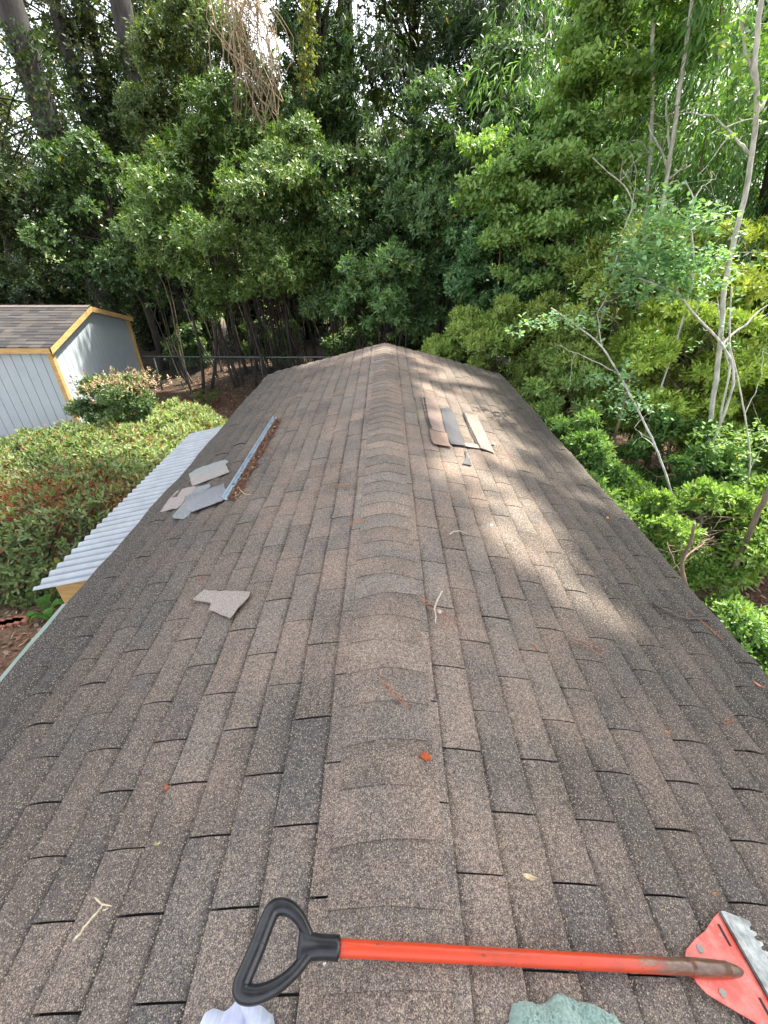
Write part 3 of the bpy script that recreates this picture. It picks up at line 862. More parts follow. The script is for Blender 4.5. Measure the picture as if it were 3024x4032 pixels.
P = np.array([DY(668 + rng.normal(0, 10) - .06 * t, t, 12.3 + rng.normal(0, .12)) for t in rng.uniform(-40, 190, 300)])
PP, AA, UU = whorl(P, rng.normal(0, 1, P.shape) + [0, -.4, -.6], 5)
m = len(PP); leaves(PP, AA, .07 * rng.uniform(.6, 1.3, m), .05 * rng.uniform(.6, 1.3, m), tints(m, (.06,.10,.02), (.20,.18,.05), .03), 'foliage', M['soft_leaf'], root, up=UU)
mb = MB(); mb.tube([DY(672, -60, 12.3), DY(664, 60, 12.3), DY(655, 210, 12.3)], .02, 5, col=(.2,.14,.08)); mb.build('stem', M['twig'], root)

# ---- dark clapboard outbuilding glimpsed through the stems
ob = empty('outbuilding', (2.0, 16.6, 0)); tag(ob, 'dark grey clapboard outbuilding glimpsed through the trees right of the roof peak', 'building')
mb = MB()
for k in range(16): mb.box((2.0, 16.6 + .004 * (k % 2), .6 + k * .16), (4.2, .05, .155), np.array([[1,0,0],[0,1,.12],[0,-.12,1]]))
mb.build('wall', M['dark_clap'], ob)
mb = MB(); mb.hexa(np.array([(-.4,16.2,3.1),(4.4,16.2,3.1),(4.4,18.6,3.9),(-.4,18.6,3.9),(-.4,16.2,3.18),(4.4,16.2,3.18),(4.4,18.6,3.98),(-.4,18.6,3.98)])); mb.build('roof', M['felt'], ob)

for j, (x, w_, lab) in enumerate([(-6.6, 1.1, 'dark leafy undergrowth behind the far corner of the blue shed'), (-3.6, 1.3, 'dark leafy undergrowth below the broad rounded evergreen'),
                                  (-1.2, 1.0, 'dark leafy undergrowth left of the roof peak'), (1.2, 1.3, 'dark leafy undergrowth right of the roof peak')]):
    tree('undergrowth', lab, 'shrub', (x, 15.0), ((x, 14.9, .95), (w_, .6, .95)), 26, .34, 1900, 6, .085, .04, GREEN, stems=8, tr=.02, group='dark undergrowth behind the fence', shell=.3)
# thin understory stems behind the fence
GU = 'thin saplings in the dark understory behind the fence'
for j in range(34):
    x = -6.2 + 6.2 * rng.random(); y = rng.uniform(13.2, 16.5)
    mb = MB(); n_ = rng.integers(2, 4)
    for s_ in range(n_):
        pt = bend((x + rng.normal(0, .12), y, -.1), (x + rng.normal(0, .4), y + rng.normal(0, .2), rng.uniform(2.0, 3.4)), 7, .06)
        mb.tube(pt, np.linspace(.022, .009, 7) * rng.uniform(.5, 1.3), 5, caps=False)
    o = mb.build('sapling', M['dark_bark'] if j % 3 else M['brown_bark'], None, smooth=True)
    tag(o, 'thin bare sapling stems in the dark understory behind the chain-link fence', 'sapling', GU)

# ---- right side: bamboo, bright shrubs, azaleas
def bamboo(label, base, n, hgt, spread, seed_cols=BAM, nleaf=3000):
    bx, by = base
    root = empty('bamboo', (bx, by, 0)); tag(root, label, 'bamboo', 'bamboo clumps on the right')
    mb = MB(); P = []; A = []
    for j in range(n):
        x, y = bx + rng.normal(0, spread), by + rng.normal(0, spread * .6)
        dx, dy = rng.normal(-.5, .7), rng.normal(-.6, .5)
        h = hgt * rng.uniform(.75, 1.1)
        t = np.linspace(0, 1, 14)[:, None]
        pts = np.array([x, y, -.1]) + t * np.array([0, 0, h]) + (t ** 2.6) * np.array([dx, dy, -.12 * h]) * 1.6
        mb.tube(pts, np.linspace(.022, .005, 14), 6, caps=False)
        m = nleaf // n
        ti = rng.uniform(.28, 1, m); idx = ti * 13; i0 = np.clip(idx.astype(int), 0, 12); fr = (idx - i0)[:, None]
        c = pts[i0] * (1 - fr) + pts[i0 + 1] * fr
        off = rng.normal(0, 1, (m, 3)); off[:, 2] = -np.abs(off[:, 2]) * .5; off = unit(off) * rng.uniform(.1, .85, m)[:, None]
        P.append(c + off); A.append(unit(off * np.array([1, 1, .3]) + np.array([-.15, -.25, -.75]) + rng.normal(0, .25, (m, 3))))
    mb.build('culms', M['brown_bark'], root, smooth=True)
    P, A = np.concatenate(P), np.concatenate(A)
    PP, AA, UU = whorl(P, A, 5, (12, 45), .03)
    m = len(PP)
    cl = np.tile(np.clip(.5 + .5 * np.sin(P[:, 0] * 2.1 + P[:, 2] * 1.7), 0, 1) * .6, 5)
    leaves(PP, AA, .17 * rng.uniform(.6, 1.3, m), .026 * rng.uniform(.7, 1.2, m), tints(m, seed_cols['base'], seed_cols['light'], .004, var=.3, clump=cl),
           'foliage', M['soft_leaf'], root, up=np.tile([0, -.3, 1.0], (m, 1)) + rng.normal(0, .4, (m, 3)), droop=.12)
bamboo('bamboo clump with drooping leaves at the upper right corner', (7.2, 8.8), 26, 9.5, 1.5, nleaf=9000)
bamboo('bamboo clump drooping behind the pale saplings right of centre', (5.0, 10.8), 22, 8.8, 1.1, nleaf=7500)
bamboo('dark bamboo clump at the top right of centre', (3.4, 13.6), 20, 10, 1.2, dict(base=(.018,.045,.014), light=(.05,.10,.03)), nleaf=6000)
bamboo('low bamboo clump in the dark behind the yellow-green shrubs', (8.2, 7.0), 18, 6.2, 1.0, dict(base=(.02,.05,.015), light=(.06,.12,.03)), nleaf=4500)

SMALL = dict(bark='brown_bark', mat='soft_leaf', flat=.55)
AIRY = dict(mat='soft_leaf', flat=.34, tilt=(50, 92), step=.035, oval=True, shell=.25, outb=.9, upb=.1, clumpv=.7)
tree('small_leaved_tree', 'bright small-leaved tree in front of the bamboo', 'tree', (3.1, 9.0),
     ((2.85, 8.7, 4.6), (1.6, 1.0, 1.7)), 110, .34, 6800, 7, .07, .04, FRESH, stems=5, tr=.035, bark='brown_bark', **AIRY)
tree('small_leaved_tree', 'light green tree top against the dark canopy at the top right of centre', 'tree', (3.6, 9.3),
     ((3.6, 8.8, 6.5), (1.5, 1.0, 1.4)), 64, .34, 3400, 7, .075, .043, FRESH, stems=3, tr=.03, bark='pale_bark', **AIRY)
tree('small_leaved_tree', 'green tree with ivy-like leaves behind the bright round azalea', 'tree', (2.7, 9.9),
     ((2.4, 9.6, 3.3), (1.4, .8, 1.5)), 44, .38, 6500, 7, .08, .042, dict(base=(.05,.125,.04), light=(.16,.30,.12)), stems=4, tr=.035)
GY_ = 'yellow-green shrubs on the right'
TS = dict(bark='brown_bark', tilt=(25, 80), shell=.5, clumpv=.75, flat=.5)
tree('tall_shrub', 'tall olive-green shrub in the middle of the right-hand thicket', 'shrub', (3.5, 7.6),
     ((3.45, 7.4, 2.5), (1.45, .95, 1.95)), 70, .38, 13000, 8, .072, .027, dict(base=(.09,.15,.02), light=(.34,.42,.08)), GY_, stems=6, tr=.03, **TS)
tree('tall_shrub', 'bright yellow-green shrub behind the white-barked tree at the right edge', 'shrub', (5.7, 6.9),
     ((5.8, 6.8, 2.4), (1.7, 1.0, 2.2)), 84, .40, 16000, 8, .076, .028, YEL, GY_, stems=7, tr=.03, **TS)
tree('tall_shrub', 'yellow-green shrub left of the white-barked tree with dark hollow below', 'shrub', (4.3, 6.3),
     ((4.2, 6.2, 2.25), (1.15, .8, 1.45)), 52, .34, 9500, 8, .072, .027, dict(base=(.12,.21,.025), light=(.46,.58,.07)), GY_, stems=6, tr=.028, **TS)
tree('tall_shrub', 'darker yellow-green shrub low at the right edge', 'shrub', (5.8, 5.4),
     ((5.8, 5.3, 1.5), (1.3, .8, 1.15)), 46, .32, 8000, 8, .072, .027, dict(base=(.065,.13,.02), light=(.22,.32,.06)), GY_, stems=5, tr=.025, **TS)
# azaleas
GA = 'azalea bushes beside the right eave'
def azalea(label, base, c, r, n, cols=AZ, L=.062, W=.025, rb=.22, nb=40, **kw):
    return tree('azalea_bush', label, 'shrub', base, (c, r), nb, rb, n, 7, L, W, cols, GA, stems=7, tr=.022, bark='brown_bark', mat='soft_leaf',
                oval=True, tilt=(30, 80), shell=.62, flat=.7, upb=.8, **kw)
azalea('bright round azalea rising just behind the far right corner of the roof', (2.0, 8.2), (2.1, 8.1, 1.7), (1.5, .85, 1.25), 15000, dict(base=(.12,.20,.03), light=(.42,.50,.12)), nb=120, rb=.30)
azalea('azalea bush with pale green tips along the far part of the right eave', (2.8, 6.7), (2.8, 6.7, 1.45), (1.0, .95, 1.05), 6000, dict(base=(.105,.19,.04), light=(.36,.47,.14)), nb=60)
azalea('dull green azalea with bare twisted stems beside the middle of the eave', (2.6, 5.3), (2.65, 5.3, 1.15), (.75, .75, .75), 3800, dict(base=(.07,.15,.03), light=(.22,.36,.09)), nb=44)
azalea('low azalea bush hugging the eave below the grey leaning stem', (2.6, 4.2), (2.75, 4.25, 1.0), (.78, .7, .62), 4000, dict(base=(.07,.15,.028), light=(.23,.35,.08)), nb=46)
azalea('azalea with fresh star-shaped leaf tufts at the foot of the white-barked tree', (3.5, 4.0), (3.6, 4.0, 1.0), (.95, .6, .58), 4400, dict(base=(.085,.175,.025), light=(.28,.40,.08)), nb=46)
azalea('azalea bush at the right edge over brown pine straw', (4.7, 4.2), (4.8, 4.2, .95), (.9, .6, .6), 3800, dict(base=(.075,.16,.025), light=(.25,.37,.075)), nb=44)
azalea('small azalea low in the lower right corner beyond the eave', (3.7, 2.9), (3.75, 2.9, .42), (.55, .5, .38), 1700, dict(base=(.07,.15,.03), light=(.22,.35,.09)), nb=22)
azalea('shaded dark azalea behind the grey leaning stem', (3.9, 5.1), (3.9, 5.2, 1.2), (.9, .6, .75), 4200, dict(base=(.05,.12,.025), light=(.15,.27,.06)), nb=38)

# ---- slender pale stems and leafy sprays on the right
def stem_from(pix, Y, r0, r1, name, label, cat, group=None, bark='pale_bark', foot=True, dY=0):
    """a stem through displayed points, standing in the plane at distance Y"""
    P = np.array([DY(x, y, Y + dY * i / max(1, len(pix) - 1)) for i, (x, y) in enumerate(pix)])
    if foot and P[0][2] > 0:
        P = np.concatenate([[[P[0][0] + .02, P[0][1], -.05]], P])
    t = np.linspace(0, 1, len(P)); tt = np.linspace(0, 1, len(P) * 4)
    PS = np.stack([np.interp(tt, t, P[:, k]) for k in range(3)], 1)
    for _ in range(2): PS[1:-1] = (PS[:-2] + PS[1:-1] * 2 + PS[2:]) / 4
    PS[1:-1] += rng.normal(0, r0 * .12, PS[1:-1].shape)
    return PS
def spray(P, A, n, L, W, cols, mat, parent, name='foliage', reach=.3, oval=True, k=5):
    idx = rng.integers(0, len(P), n)
    Q = P[idx] + rng.normal(0, 1, (n, 3)) * reach * np.array([1, .7, .45])
    ax_ = rng.normal(0, 1, (n, 3)) * [1, 1, .5] + A
    PP, AA, UU = whorl(Q, ax_, k, (45, 85), L * .35)
    AA[:, 2] *= .5
    m = len(PP); up = np.tile([0, 0, 1.0], (m, 1)) + rng.normal(0, .3, (m, 3))
    return leaves(PP, AA, L * rng.uniform(.65, 1.25, m), W * rng.uniform(.75, 1.2, m), tints(m, cols['base'], cols['light'], .003, var=.2), name, M[mat], parent, up=up, oval=oval, droop=.1)

def stemtree(label, pix, Y, r0, r1, branches, leafpts, nleaf, L=.05, W=.032, cols=BLUEG, name='slender_tree', bark='pale_bark', group=None, reach=.28, dY=0, n=8):
    PS = stem_from(pix, Y, r0, r1, name, label, 'tree', dY=dY)
    root = empty(name, PS[0]); tag(root, label, 'tree', group)
    mb = MB(); mb.tube(PS, np.linspace(r0, r1, len(PS)), n)
    tips = []
    for br in branches:
        Q = np.array([DY(x, y, Y + dY * .5 + .12 * i * (1 if len(br) % 2 else -1)) for i, (x, y) in enumerate(br)])
        Q[0] = PS[np.argmin(np.linalg.norm(PS - Q[0], axis=1))]
        t = np.linspace(0, 1, len(Q)); tt = np.linspace(0, 1, len(Q) * 3)
        Q = np.stack([np.interp(tt, t, Q[:, k]) for k in range(3)], 1) + rng.normal(0, .008, (len(tt), 3))
        mb.tube(Q, np.linspace(r1 * .9, r1 * .3, len(Q)), 5, caps=False)
        tips.append(Q[len(Q)//3:])
        for _ in range(3):
            i0 = rng.integers(len(Q)//2, len(Q)); e = Q[i0] + rng.normal(0, .22, 3)
            mb.tube(bend(Q[i0], e, 5, .1), np.linspace(r1 * .35, r1 * .12, 5), 4, caps=False)
    mb.build('trunk', M[bark], root, smooth=True)
    if nleaf:
        C = np.array([DY(x, y, Y + dY * .5 + rng.normal(0, .15)) for x, y in leafpts])
        spray(C, np.array([0, -.2, .6]), nleaf, L, W, cols, 'soft_leaf', root, reach=reach)
    return root
stemtree('tall white-barked tree with a kinked trunk at the right edge',
         [(1512,1140),(1520,1040),(1535,900),(1556,740),(1566,600),(1590,500),(1612,410),(1630,300),(1636,220),(1628,130),(1650,-40)], 5.3, .031, .019,
         [[(1628,180),(1605,90),(1590,-30)],[(1636,240),(1670,190),(1720,140)],[(1566,760),(1610,700),(1680,640)],[(1625,330),(1590,300),(1540,250)]],
         [(1600,180),(1640,120),(1570,140),(1655,260),(1620,60)], 40, L=.07, W=.05, cols=FRESH, reach=.16, n=10)
stemtree('thin twin grey stem right beside the white-barked tree',
         [(1535,1150),(1548,1010),(1556,890),(1578,800),(1575,700),(1580,620)], 5.15, .015, .009,
         [[(1578,800),(1560,720),(1548,640)]], [(1560,700)], 10)
stemtree('slim pale sapling with a straight trunk left of the white-barked tree',
         [(1395,600),(1420,500),(1437,410),(1455,290),(1470,180),(1482,100),(1500,-40)], 7.9, .034, .022,
         [[(1445,360),(1420,310),(1400,270)],[(1450,330),(1440,250),(1436,200)],[(1437,400),(1470,370),(1500,350)]],
         [(1400,300),(1480,250)], 40, cols=FRESH, reach=.3)
stemtree('slim pale sapling standing furthest left of the pale saplings',
         [(1375,620),(1398,400),(1408,300),(1410,180),(1408,40),(1410,-40)], 8.3, .032, .02,
         [[(1400,330),(1380,300),(1350,310)],[(1405,150),(1370,100),(1330,80)]], [(1350,130),(1330,90),(1420,120),(1390,170)], 90, cols=FRESH, reach=.4)
stemtree('grey trunk in the shade above the bright azalea', [(1200,620),(1208,520),(1212,440),(1214,400)], 9.6, .07, .06, [[(1212,440),(1240,410),(1270,400)]], [], 0, bark='pale_bark')
stemtree('pale trunk high in the shade at the top right of centre', [(1240,340),(1258,180),(1270,110),(1290,-40)], 11.5, .09, .07, [[(1262,150),(1290,90),(1300,20)]], [], 0)
stemtree('leaning grey stem with paired round leaves overhanging the right eave',
         [(1468,1125),(1440,1030),(1415,960),(1375,880),(1335,805),(1300,745),(1235,695),(1190,665)], 4.35, .015, .007,
         [[(1335,805),(1260,770),(1200,745)],[(1300,745),(1290,680),(1310,640)],[(1415,960),(1390,940),(1370,925)]],
         [(1190,640),(1140,610),(1240,650),(1120,600),(1170,690),(1260,690),(1330,810),(1370,880),(1350,850),(1200,625)], 260, cols=BLUEG, reach=.15, dY=.7)
stemtree('branching grey stem whose pale blue-green sprays arch across the thicket',
         [(1600,820),(1560,740),(1500,680),(1470,640),(1430,620),(1380,600)], 4.9, .015, .008,
         [[(1470,640),(1440,560),(1400,520)],[(1430,620),(1370,580),(1340,570)],[(1500,680),(1530,600),(1560,540)]],
         [(1390,560),(1450,560),(1420,600),(1480,580),(1500,620),(1360,560),(1340,540),(1540,560),(1400,620),(1460,520),(1370,450),(1440,470),(1500,480)], 520, cols=BLUEG, reach=.2, L=.06, W=.038)
stemtree('thin dead branching stem standing between the saplings', [(1345,500),(1370,440),(1350,400),(1310,370),(1280,340)], 7.0, .011, .005,
         [[(1370,440),(1375,390),(1372,350)],[(1372,350),(1395,320)],[(1372,350),(1345,345)]], [], 0)
stemtree('bare forked grey stem above the yellow-green shrubs', [(1495,640),(1500,560),(1490,480),(1500,430),(1480,390)], 5.9, .013, .006,
         [[(1500,430),(1520,400),(1545,385)],[(1490,480),(1450,440),(1420,420)],[(1495,500),(1530,470),(1555,440)]], [(1500,520)], 8, W=.03)
stemtree('thin stem with leaf sprays low at the right edge', [(1570,1230),(1590,1120),(1625,1010),(1610,900),(1590,800),(1575,740)], 4.6, .011, .006,
         [[(1610,900),(1640,830),(1650,760)],[(1625,1010),(1650,960),(1680,920)]], [(1560,1000),(1590,960),(1530,930),(1600,1050),(1640,930),(1620,1130)], 150, cols=FRESH, reach=.16, L=.065, W=.038)
stemtree('leaning grey trunk crossing the lower right corner', [(1525,1340),(1560,1270),(1600,1200),(1640,1100),(1680,1020),(1720,900)], 3.6, .035, .024, [], [(1640,1170),(1660,1150)], 22, cols=FRESH, reach=.12, L=.06, W=.04, bark='brown_bark')
stemtree('brown azalea stem emerging close under the right eave', [(1490,1300),(1478,1255),(1470,1215),(1492,1170),(1500,1130)], 3.15, .024, .012,
         [[(1478,1255),(1450,1200),(1440,1170)],[(1470,1215),(1510,1180),(1540,1160)]], [], 0, bark='brown_bark', name='shrub_stem')
stemtree('pair of brown shrub stems rising beyond the middle of the right eave', [(1322,965),(1340,900),(1352,850),(1368,800)], 5.6, .020, .013,
         [[(1340,900),(1350,860),(1345,800)]], [], 0, bark='brown_bark', name='shrub_stem')

# ---- left bed: wide low azalea mass
def low_mass(label, x0, x1, y0, y1, h, n, seed=0):
    root = empty('azalea_bed', ((x0 + x1) / 2, (y0 + y1) / 2, 0)); tag(root, label, 'shrub')
    def inside(x, y):
        u = (x - (x0 + x1) / 2) / ((x1 - x0) / 2); v = (y - (y0 + y1) / 2) / ((y1 - y0) / 2)
        a = 1 - (np.abs(u) ** 3.2 + np.abs(v) ** 3.2)
        return np.minimum(a, (6.25 + (x + 8.2) * .95 - y) * .55)       # back edge follows the shed's corner
    x = rng.uniform(x0, x1, n * 3); y = rng.uniform(y0, y1, n * 3); ins = inside(x, y)
    wob = .12 * np.sin(x * 2.3 + 1) * np.sin(y * 2.9) + .08 * np.sin(x * 5.1 + y * 3.3)
    k = ins + wob > 0.0
    x, y, ins = x[k][:n], y[k][:n], ins[k][:n]
    edge = np.clip(ins * 2.6, 0, 1) ** .55
    top = h * (.25 + .75 * edge) + .08 * np.sin(x * 2.1 + .5) * np.cos(y * 1.9) + .075 * np.sin(x * 6.7 + y) * np.sin(y * 6.1 + 1) + .035 * np.sin(x * 14 + y * 5) * np.sin(y * 13)
    m = len(x); z = top - rng.gamma(1.3, .045, m) - (rng.random(m) < .3) * rng.random(m) * .35
    P = np.stack([x, y, np.maximum(z, .05)], 1)
    gx_ = (x - (x0 + x1) / 2) / (x1 - x0) * (1 - edge) * 3; gy_ = (y - (y0 + y1) / 2) / (y1 - y0) * (1 - edge) * 3
    A = unit(np.stack([gx_, gy_, np.ones(m)], 1) + rng.normal(0, .35, (m, 3)))
    # front and side faces
    mf = n // 3
    t = rng.uniform(0, 6.28, mf); ct, st_ = np.cos(t), np.sin(t)
    rr = 1 / (np.abs(ct) ** 3.2 + np.abs(st_) ** 3.2) ** (1 / 3.2) * rng.uniform(.93, 1.02, mf)
    xf = (x0 + x1) / 2 + ct * rr * (x1 - x0) / 2; yf = (y0 + y1) / 2 + st_ * rr * (y1 - y0) / 2
    kf = (6.25 + (xf + 8.2) * .95 - yf) > -.05; xf, yf, ct, st_, t = xf[kf], yf[kf], ct[kf], st_[kf], t[kf]; mf = len(xf)
    Pf = np.stack([xf, yf, rng.uniform(.08, .62 * h, mf)], 1)
    Af = unit(np.stack([ct, st_, .5 + 0 * t], 1) + rng.normal(0, .3, (mf, 3)))
    P = np.concatenate([P, Pf]); A = np.concatenate([A, Af])
    PP, AA, UU = whorl(P, A, 6, (30, 80), .01); q = len(PP)
    cl = np.tile(np.clip(.35 + .35 * np.sin(P[:, 0] * 1.3 + P[:, 1] * .9), 0, 1), 6)
    T = tints(q, (.075,.12,.04), (.25,.31,.12), .012, ycol=(.34,.26,.06), var=.35, clump=cl)
    b = DZ(160, 1060, h)
    gdist = np.hypot((PP[:, 0] - b[0]) / 1.0, (PP[:, 1] - b[1]) / .5) + .5 * np.sin(PP[:, 0] * 3.1) * np.sin(PP[:, 1] * 4.3 + 1)
    dead = (rng.random(q) < .42 * np.exp(-gdist ** 2)) | (rng.random(q) < .09)
    T[dead] = np.array((.21,.085,.045)) * rng.uniform(.5, 1.4, dead.sum())[:, None]
    leaves(PP, AA, .082 * rng.uniform(.5, 1.3, q), .032 * rng.uniform(.8, 1.2, q), T, 'foliage', M['soft_leaf'], root, up=UU, oval=True)
    # pine straw lying in the hollows
    ms = 2600; xs_ = b[0] + rng.normal(0, .6, ms); ys_ = b[1] + rng.normal(0, .26, ms)
    Ps = np.stack([xs_, ys_, h - .03 + rng.normal(0, .03, ms)], 1)
    Ps2 = np.stack([rng.uniform(x0 + .4, x1 - .4, ms), rng.uniform(y0 + .4, y1 - .4, ms), h - .03 + rng.normal(0, .04, ms)], 1)[:1400]
    Ps = np.concatenate([Ps, Ps2])
    ins2 = inside(Ps[:, 0], Ps[:, 1]) > .25; Ps = Ps[ins2]; q = len(Ps)
    As = rng.normal(0, 1, (q, 3)) * [1, 1, .25]
    leaves(Ps, As, rng.uniform(.05, .12, q), rng.uniform(.004, .012, q), np.array((.26,.085,.03)) * rng.uniform(.5, 1.4, q)[:, None], 'pine_straw', M['dry_leaf'], root)
    # twiggy inside and dark body
    mb = MB()
    for j in range(170):
        sx, sy = rng.uniform(x0 + .3, x1 - .3), rng.uniform(y0 + .25, y1 - .3)
        if inside(sx, sy) < .1: continue
        mb.tube(bend((sx, sy, 0), (sx + rng.normal(0, .25), sy + rng.normal(0, .25), h * .85), 5, .1), np.linspace(.014, .005, 5), 4, caps=False)
    mb.build('stems', M['dark_bark'], root)
low_mass('wide low bed of azalea with a rusty brown patch between the shed and the lean-to', -8.4, -2.75, 3.75, 9.3, .93, 9500)
# boxy shrub by the shed wall
root = tree('clipped_shrub', 'ragged clipped shrub with dry pinkish tips against the blue shed wall', 'shrub', (-5.3, 8.6),
     ((-5.25, 8.35, .92), (.95, .62, .72)), 44, .25, 3800, 7, .06, .024, dict(base=(.035,.08,.02), light=(.13,.19,.06)), stems=9, tr=.02, bark='brown_bark', oval=True, shell=.65)
n = 330; P = np.stack([rng.normal(-5.05, .38, n), rng.normal(8.3, .25, n), 1.53 + rng.normal(0, .07, n)], 1)
PP, AA, UU = whorl(P, rng.normal(0, .4, (n, 3)) + [0, 0, 1], 6); q = len(PP)
leaves(PP, AA, .055 * rng.uniform(.6, 1.3, q), .024 * rng.uniform(.8, 1.2, q), np.array([(.48,.33,.25),(.30,.2,.12),(.2,.25,.08)])[rng.integers(0, 3, q)] * rng.uniform(.5, 1.1, q)[:, None], 'dry_tips', M['dry_leaf'], root, up=UU, oval=True)
# dry fern-like weeds at the bed's edge
for j, (px, py, z, lab) in enumerate([(1000*.547, 1, 0, ''), ]):
    pass
def fern(label, c, n, col, size=.35):
    root = empty('fern', c); tag(root, label, 'plant')
    mb = MB(); P = []; A = []; 
    for j in range(n):
        a = rng.uniform(0, 6.28); t = np.linspace(0, 1, 10)[:, None]
        L = size * rng.uniform(.7, 1.2)
        pts = np.array(c) + t * np.array([math.cos(a), math.sin(a), 0]) * L * .8 + np.sin(t * 2.3) * np.array([0, 0, L * .8])
        mb.tube(pts, np.linspace(.003, .001, 10), 3, caps=False, col=tuple(np.array(col) * .7))
        d = np.array([math.cos(a), math.sin(a), 0]); s_ = np.array([-d[1], d[0], 0])
        for tt in np.linspace(.15, 1, 22):
            p = np.array([np.interp(tt, t[:, 0], pts[:, k]) for k in range(3)])
            for sg in (-1, 1): P.append(p); A.append(d * .5 + s_ * sg + [0, 0, .1])
    mb.build('stems', M['twig'], root)
    P, A = np.array(P), np.array(A); m = len(P)
    leaves(P, A, np.full(m, size * .22), np.full(m, size * .045), np.array(col) * rng.uniform(.7, 1.3, m)[:, None], 'fronds', M['soft_leaf'], root, gaps=False)
q = DZ(530, 925, 1.15); fern('dry golden fern at the far end of the corrugated lean-to', (q[0], q[1], .95), 9, (.36,.24,.09), .3)
q = DZ(450, 985, 1.1); fern('yellow-green fern in the azalea bed beside the corrugated sheet', (q[0], q[1], .92), 9, (.22,.27,.05), .3)
q = DZ(446, 860, .2); fern('small fresh green fern on the brown ground behind the azalea bed', (q[0], q[1], .02), 11, (.10,.24,.03), .38)
q = DZ(95, 1320, .15); fern('small leafy weed at the foot of the azalea bed by the lean-to', (q[0], q[1], .02), 9, (.08,.2,.03), .25)
# brick edging
for j in range(6):
    q = DZ(8 + j * 16, 1352 - j * 4, .05)
    if j > 3: break
    mb = MB(); mb.box((q[0] - .05, q[1], .045), (.2, .095, .07), col=None); o = mb.build('brick', M['brick'], None, bevel=.004)
    o.rotation_euler[2] = 0
    tag(o, ['red edging brick nearest the left border of the photo', 'second red edging brick from the left in the short row', 'third red edging brick from the left in the short row', 'red edging brick at the right end of the short row'][j], 'brick', 'edging bricks by the azalea bed')

# ---- high canopy outside the view that shades the roof (unseen trees placed for their shade)
rng = np.random.default_rng(5)
for j, (bx, by, cx, cy, cz_, rx, ry, rz, ns) in enumerate([
        (7.5, 1.0, 3.8, 3.4, 9.5, 4.6, 3.6, 1.6, 8200), (4.5, -3.5, 2.6, -1.2, 9.6, 4.0, 3.4, 1.6, 6500),
        (9.0, 10.0, 2.8, 7.4, 10.4, 4.0, 3.0, 1.3, 3900)]):
    tree('unseen_shade_tree', ['unseen tall tree placed right of the building to shade the roof', 'unseen tall tree placed behind the viewer on the right for its shade',
                         'unseen tall tree leaning from the right, placed to shade the far half of the roof'][j], 'tree',
         (bx, by), ((cx, cy, cz_), (rx, ry, rz)), 60, 1.0, ns, 7, .22, .12, OLIVE, tr=.2, group='unseen trees placed to shade the roof', mat='soft_leaf', shell=.1)

# ------------------------------------------------------------------ things lying on the roof
def on_roof(px, py, lift=0.012):
    z = 2.4; lift = lift + .007
    for _ in range(12):
        q = PZ(px, py, z); z = roofz(q[0], q[1]) + lift
    return np.array([q[0], q[1], z])
def roof_poly(poly, name, label, col, cat='shingle scrap', group=None, lift=.016, th=.004, colf=None, tilt=0):
    Q = np.array([on_roof(px, py, lift) for px, py in poly])
    c = Q.mean(0)
    # subdivide outline as a fan with a slightly uneven surface
    mb = MB(); n = len(Q)
    E = []
    for i in range(n):
        a, b = Q[i], Q[(i + 1) % n]
        m = max(1, int(np.linalg.norm(b - a) / .03))
        for t in range(m): E.append(a + (b - a) * t / m + (rng.normal(0, .0025, 3) * [1, 1, .4] if t else 0))
    E = np.array(E); n = len(E)
    top = E.copy(); top[:, 2] += .003 * np.sin(top[:, 0] * 35 + top[:, 1] * 21)
    V = np.concatenate([top, E - [0, 0, th]])
    F = [tuple(range(n)), tuple(n + i for i in range(n))[::-1]] + [(i, n+i, n+(i+1)%n, (i+1)%n) for i in range(n)]
    C = np.tile(np.array(col, float), (len(V), 1))
    if colf is not None:
        for i in range(len(V)): C[i] = colf(V[i], C[i])
    mb.add(V, F, C)
    return mb, c
def z5(x, y): return (600 + x / 3.0164, 1600 + y / 3.0164)     # close-up coordinates
def z6(x, y): return (1600 + x / 3.687, 1500 + y / 3.687)
def scrap(pts, label, col, lift=.016, colf=None, root=None, name='shingle_scrap', strips_=None, group='torn shingle scraps lying on the roof'):
    mb, c = roof_poly(pts, name, label, col, lift=lift, colf=colf)
    o = mb.build(name, M['scrap'], None)
    if root is None: tag(o, label, 'shingle scrap', group)
    return o
GL = None
p = [z5(*q) for q in [(435,795),(600,710),(870,630),(905,655),(870,690),(915,780),(700,860),(470,945)]]
L0, L1 = np.array(on_roof(*z5(450,860)))[:2], np.array(on_roof(*z5(890,705)))[:2]
def twotone(l0, l1, ca, cb):
    d = l1 - l0; nrm = np.array([-d[1], d[0]])
    return lambda v, c: np.array(ca if np.dot(v[:2] - l0, nrm) > 0 else cb)
scrap(p, 'two-tone shingle scrap, mint strip above beige, farthest of the left pile', (.3,.25,.21), .018, twotone(L0, L1, (.225,.245,.23), (.28,.245,.225)))
scrap([z5(*q) for q in [(85,1248),(290,1000),(520,940),(480,1020),(340,1170),(290,1215)]], 'beige wedge-shaped shingle scrap partly under the grey pieces', (.28,.24,.215), .016)
scrap([z5(*q) for q in [(240,1300),(330,1190),(470,1030),(530,950),(680,920),(690,950),(560,1100),(470,1240),(420,1300),(365,1338),(250,1330)]], 'speckled pale green shingle scrap under the large grey piece', (.20,.215,.205), .019)
scrap([z5(*q) for q in [(380,1070),(560,1010),(850,910),(858,960),(880,1000),(830,1120),(470,1250),(370,1220),(400,1170)]], 'large dark grey shingle scrap lying face down in the left pile', (.17,.175,.19), .026,
      twotone(np.array(on_roof(*z5(380,1150)))[:2], np.array(on_roof(*z5(860,990)))[:2], (.17,.172,.18), (.22,.22,.23)))
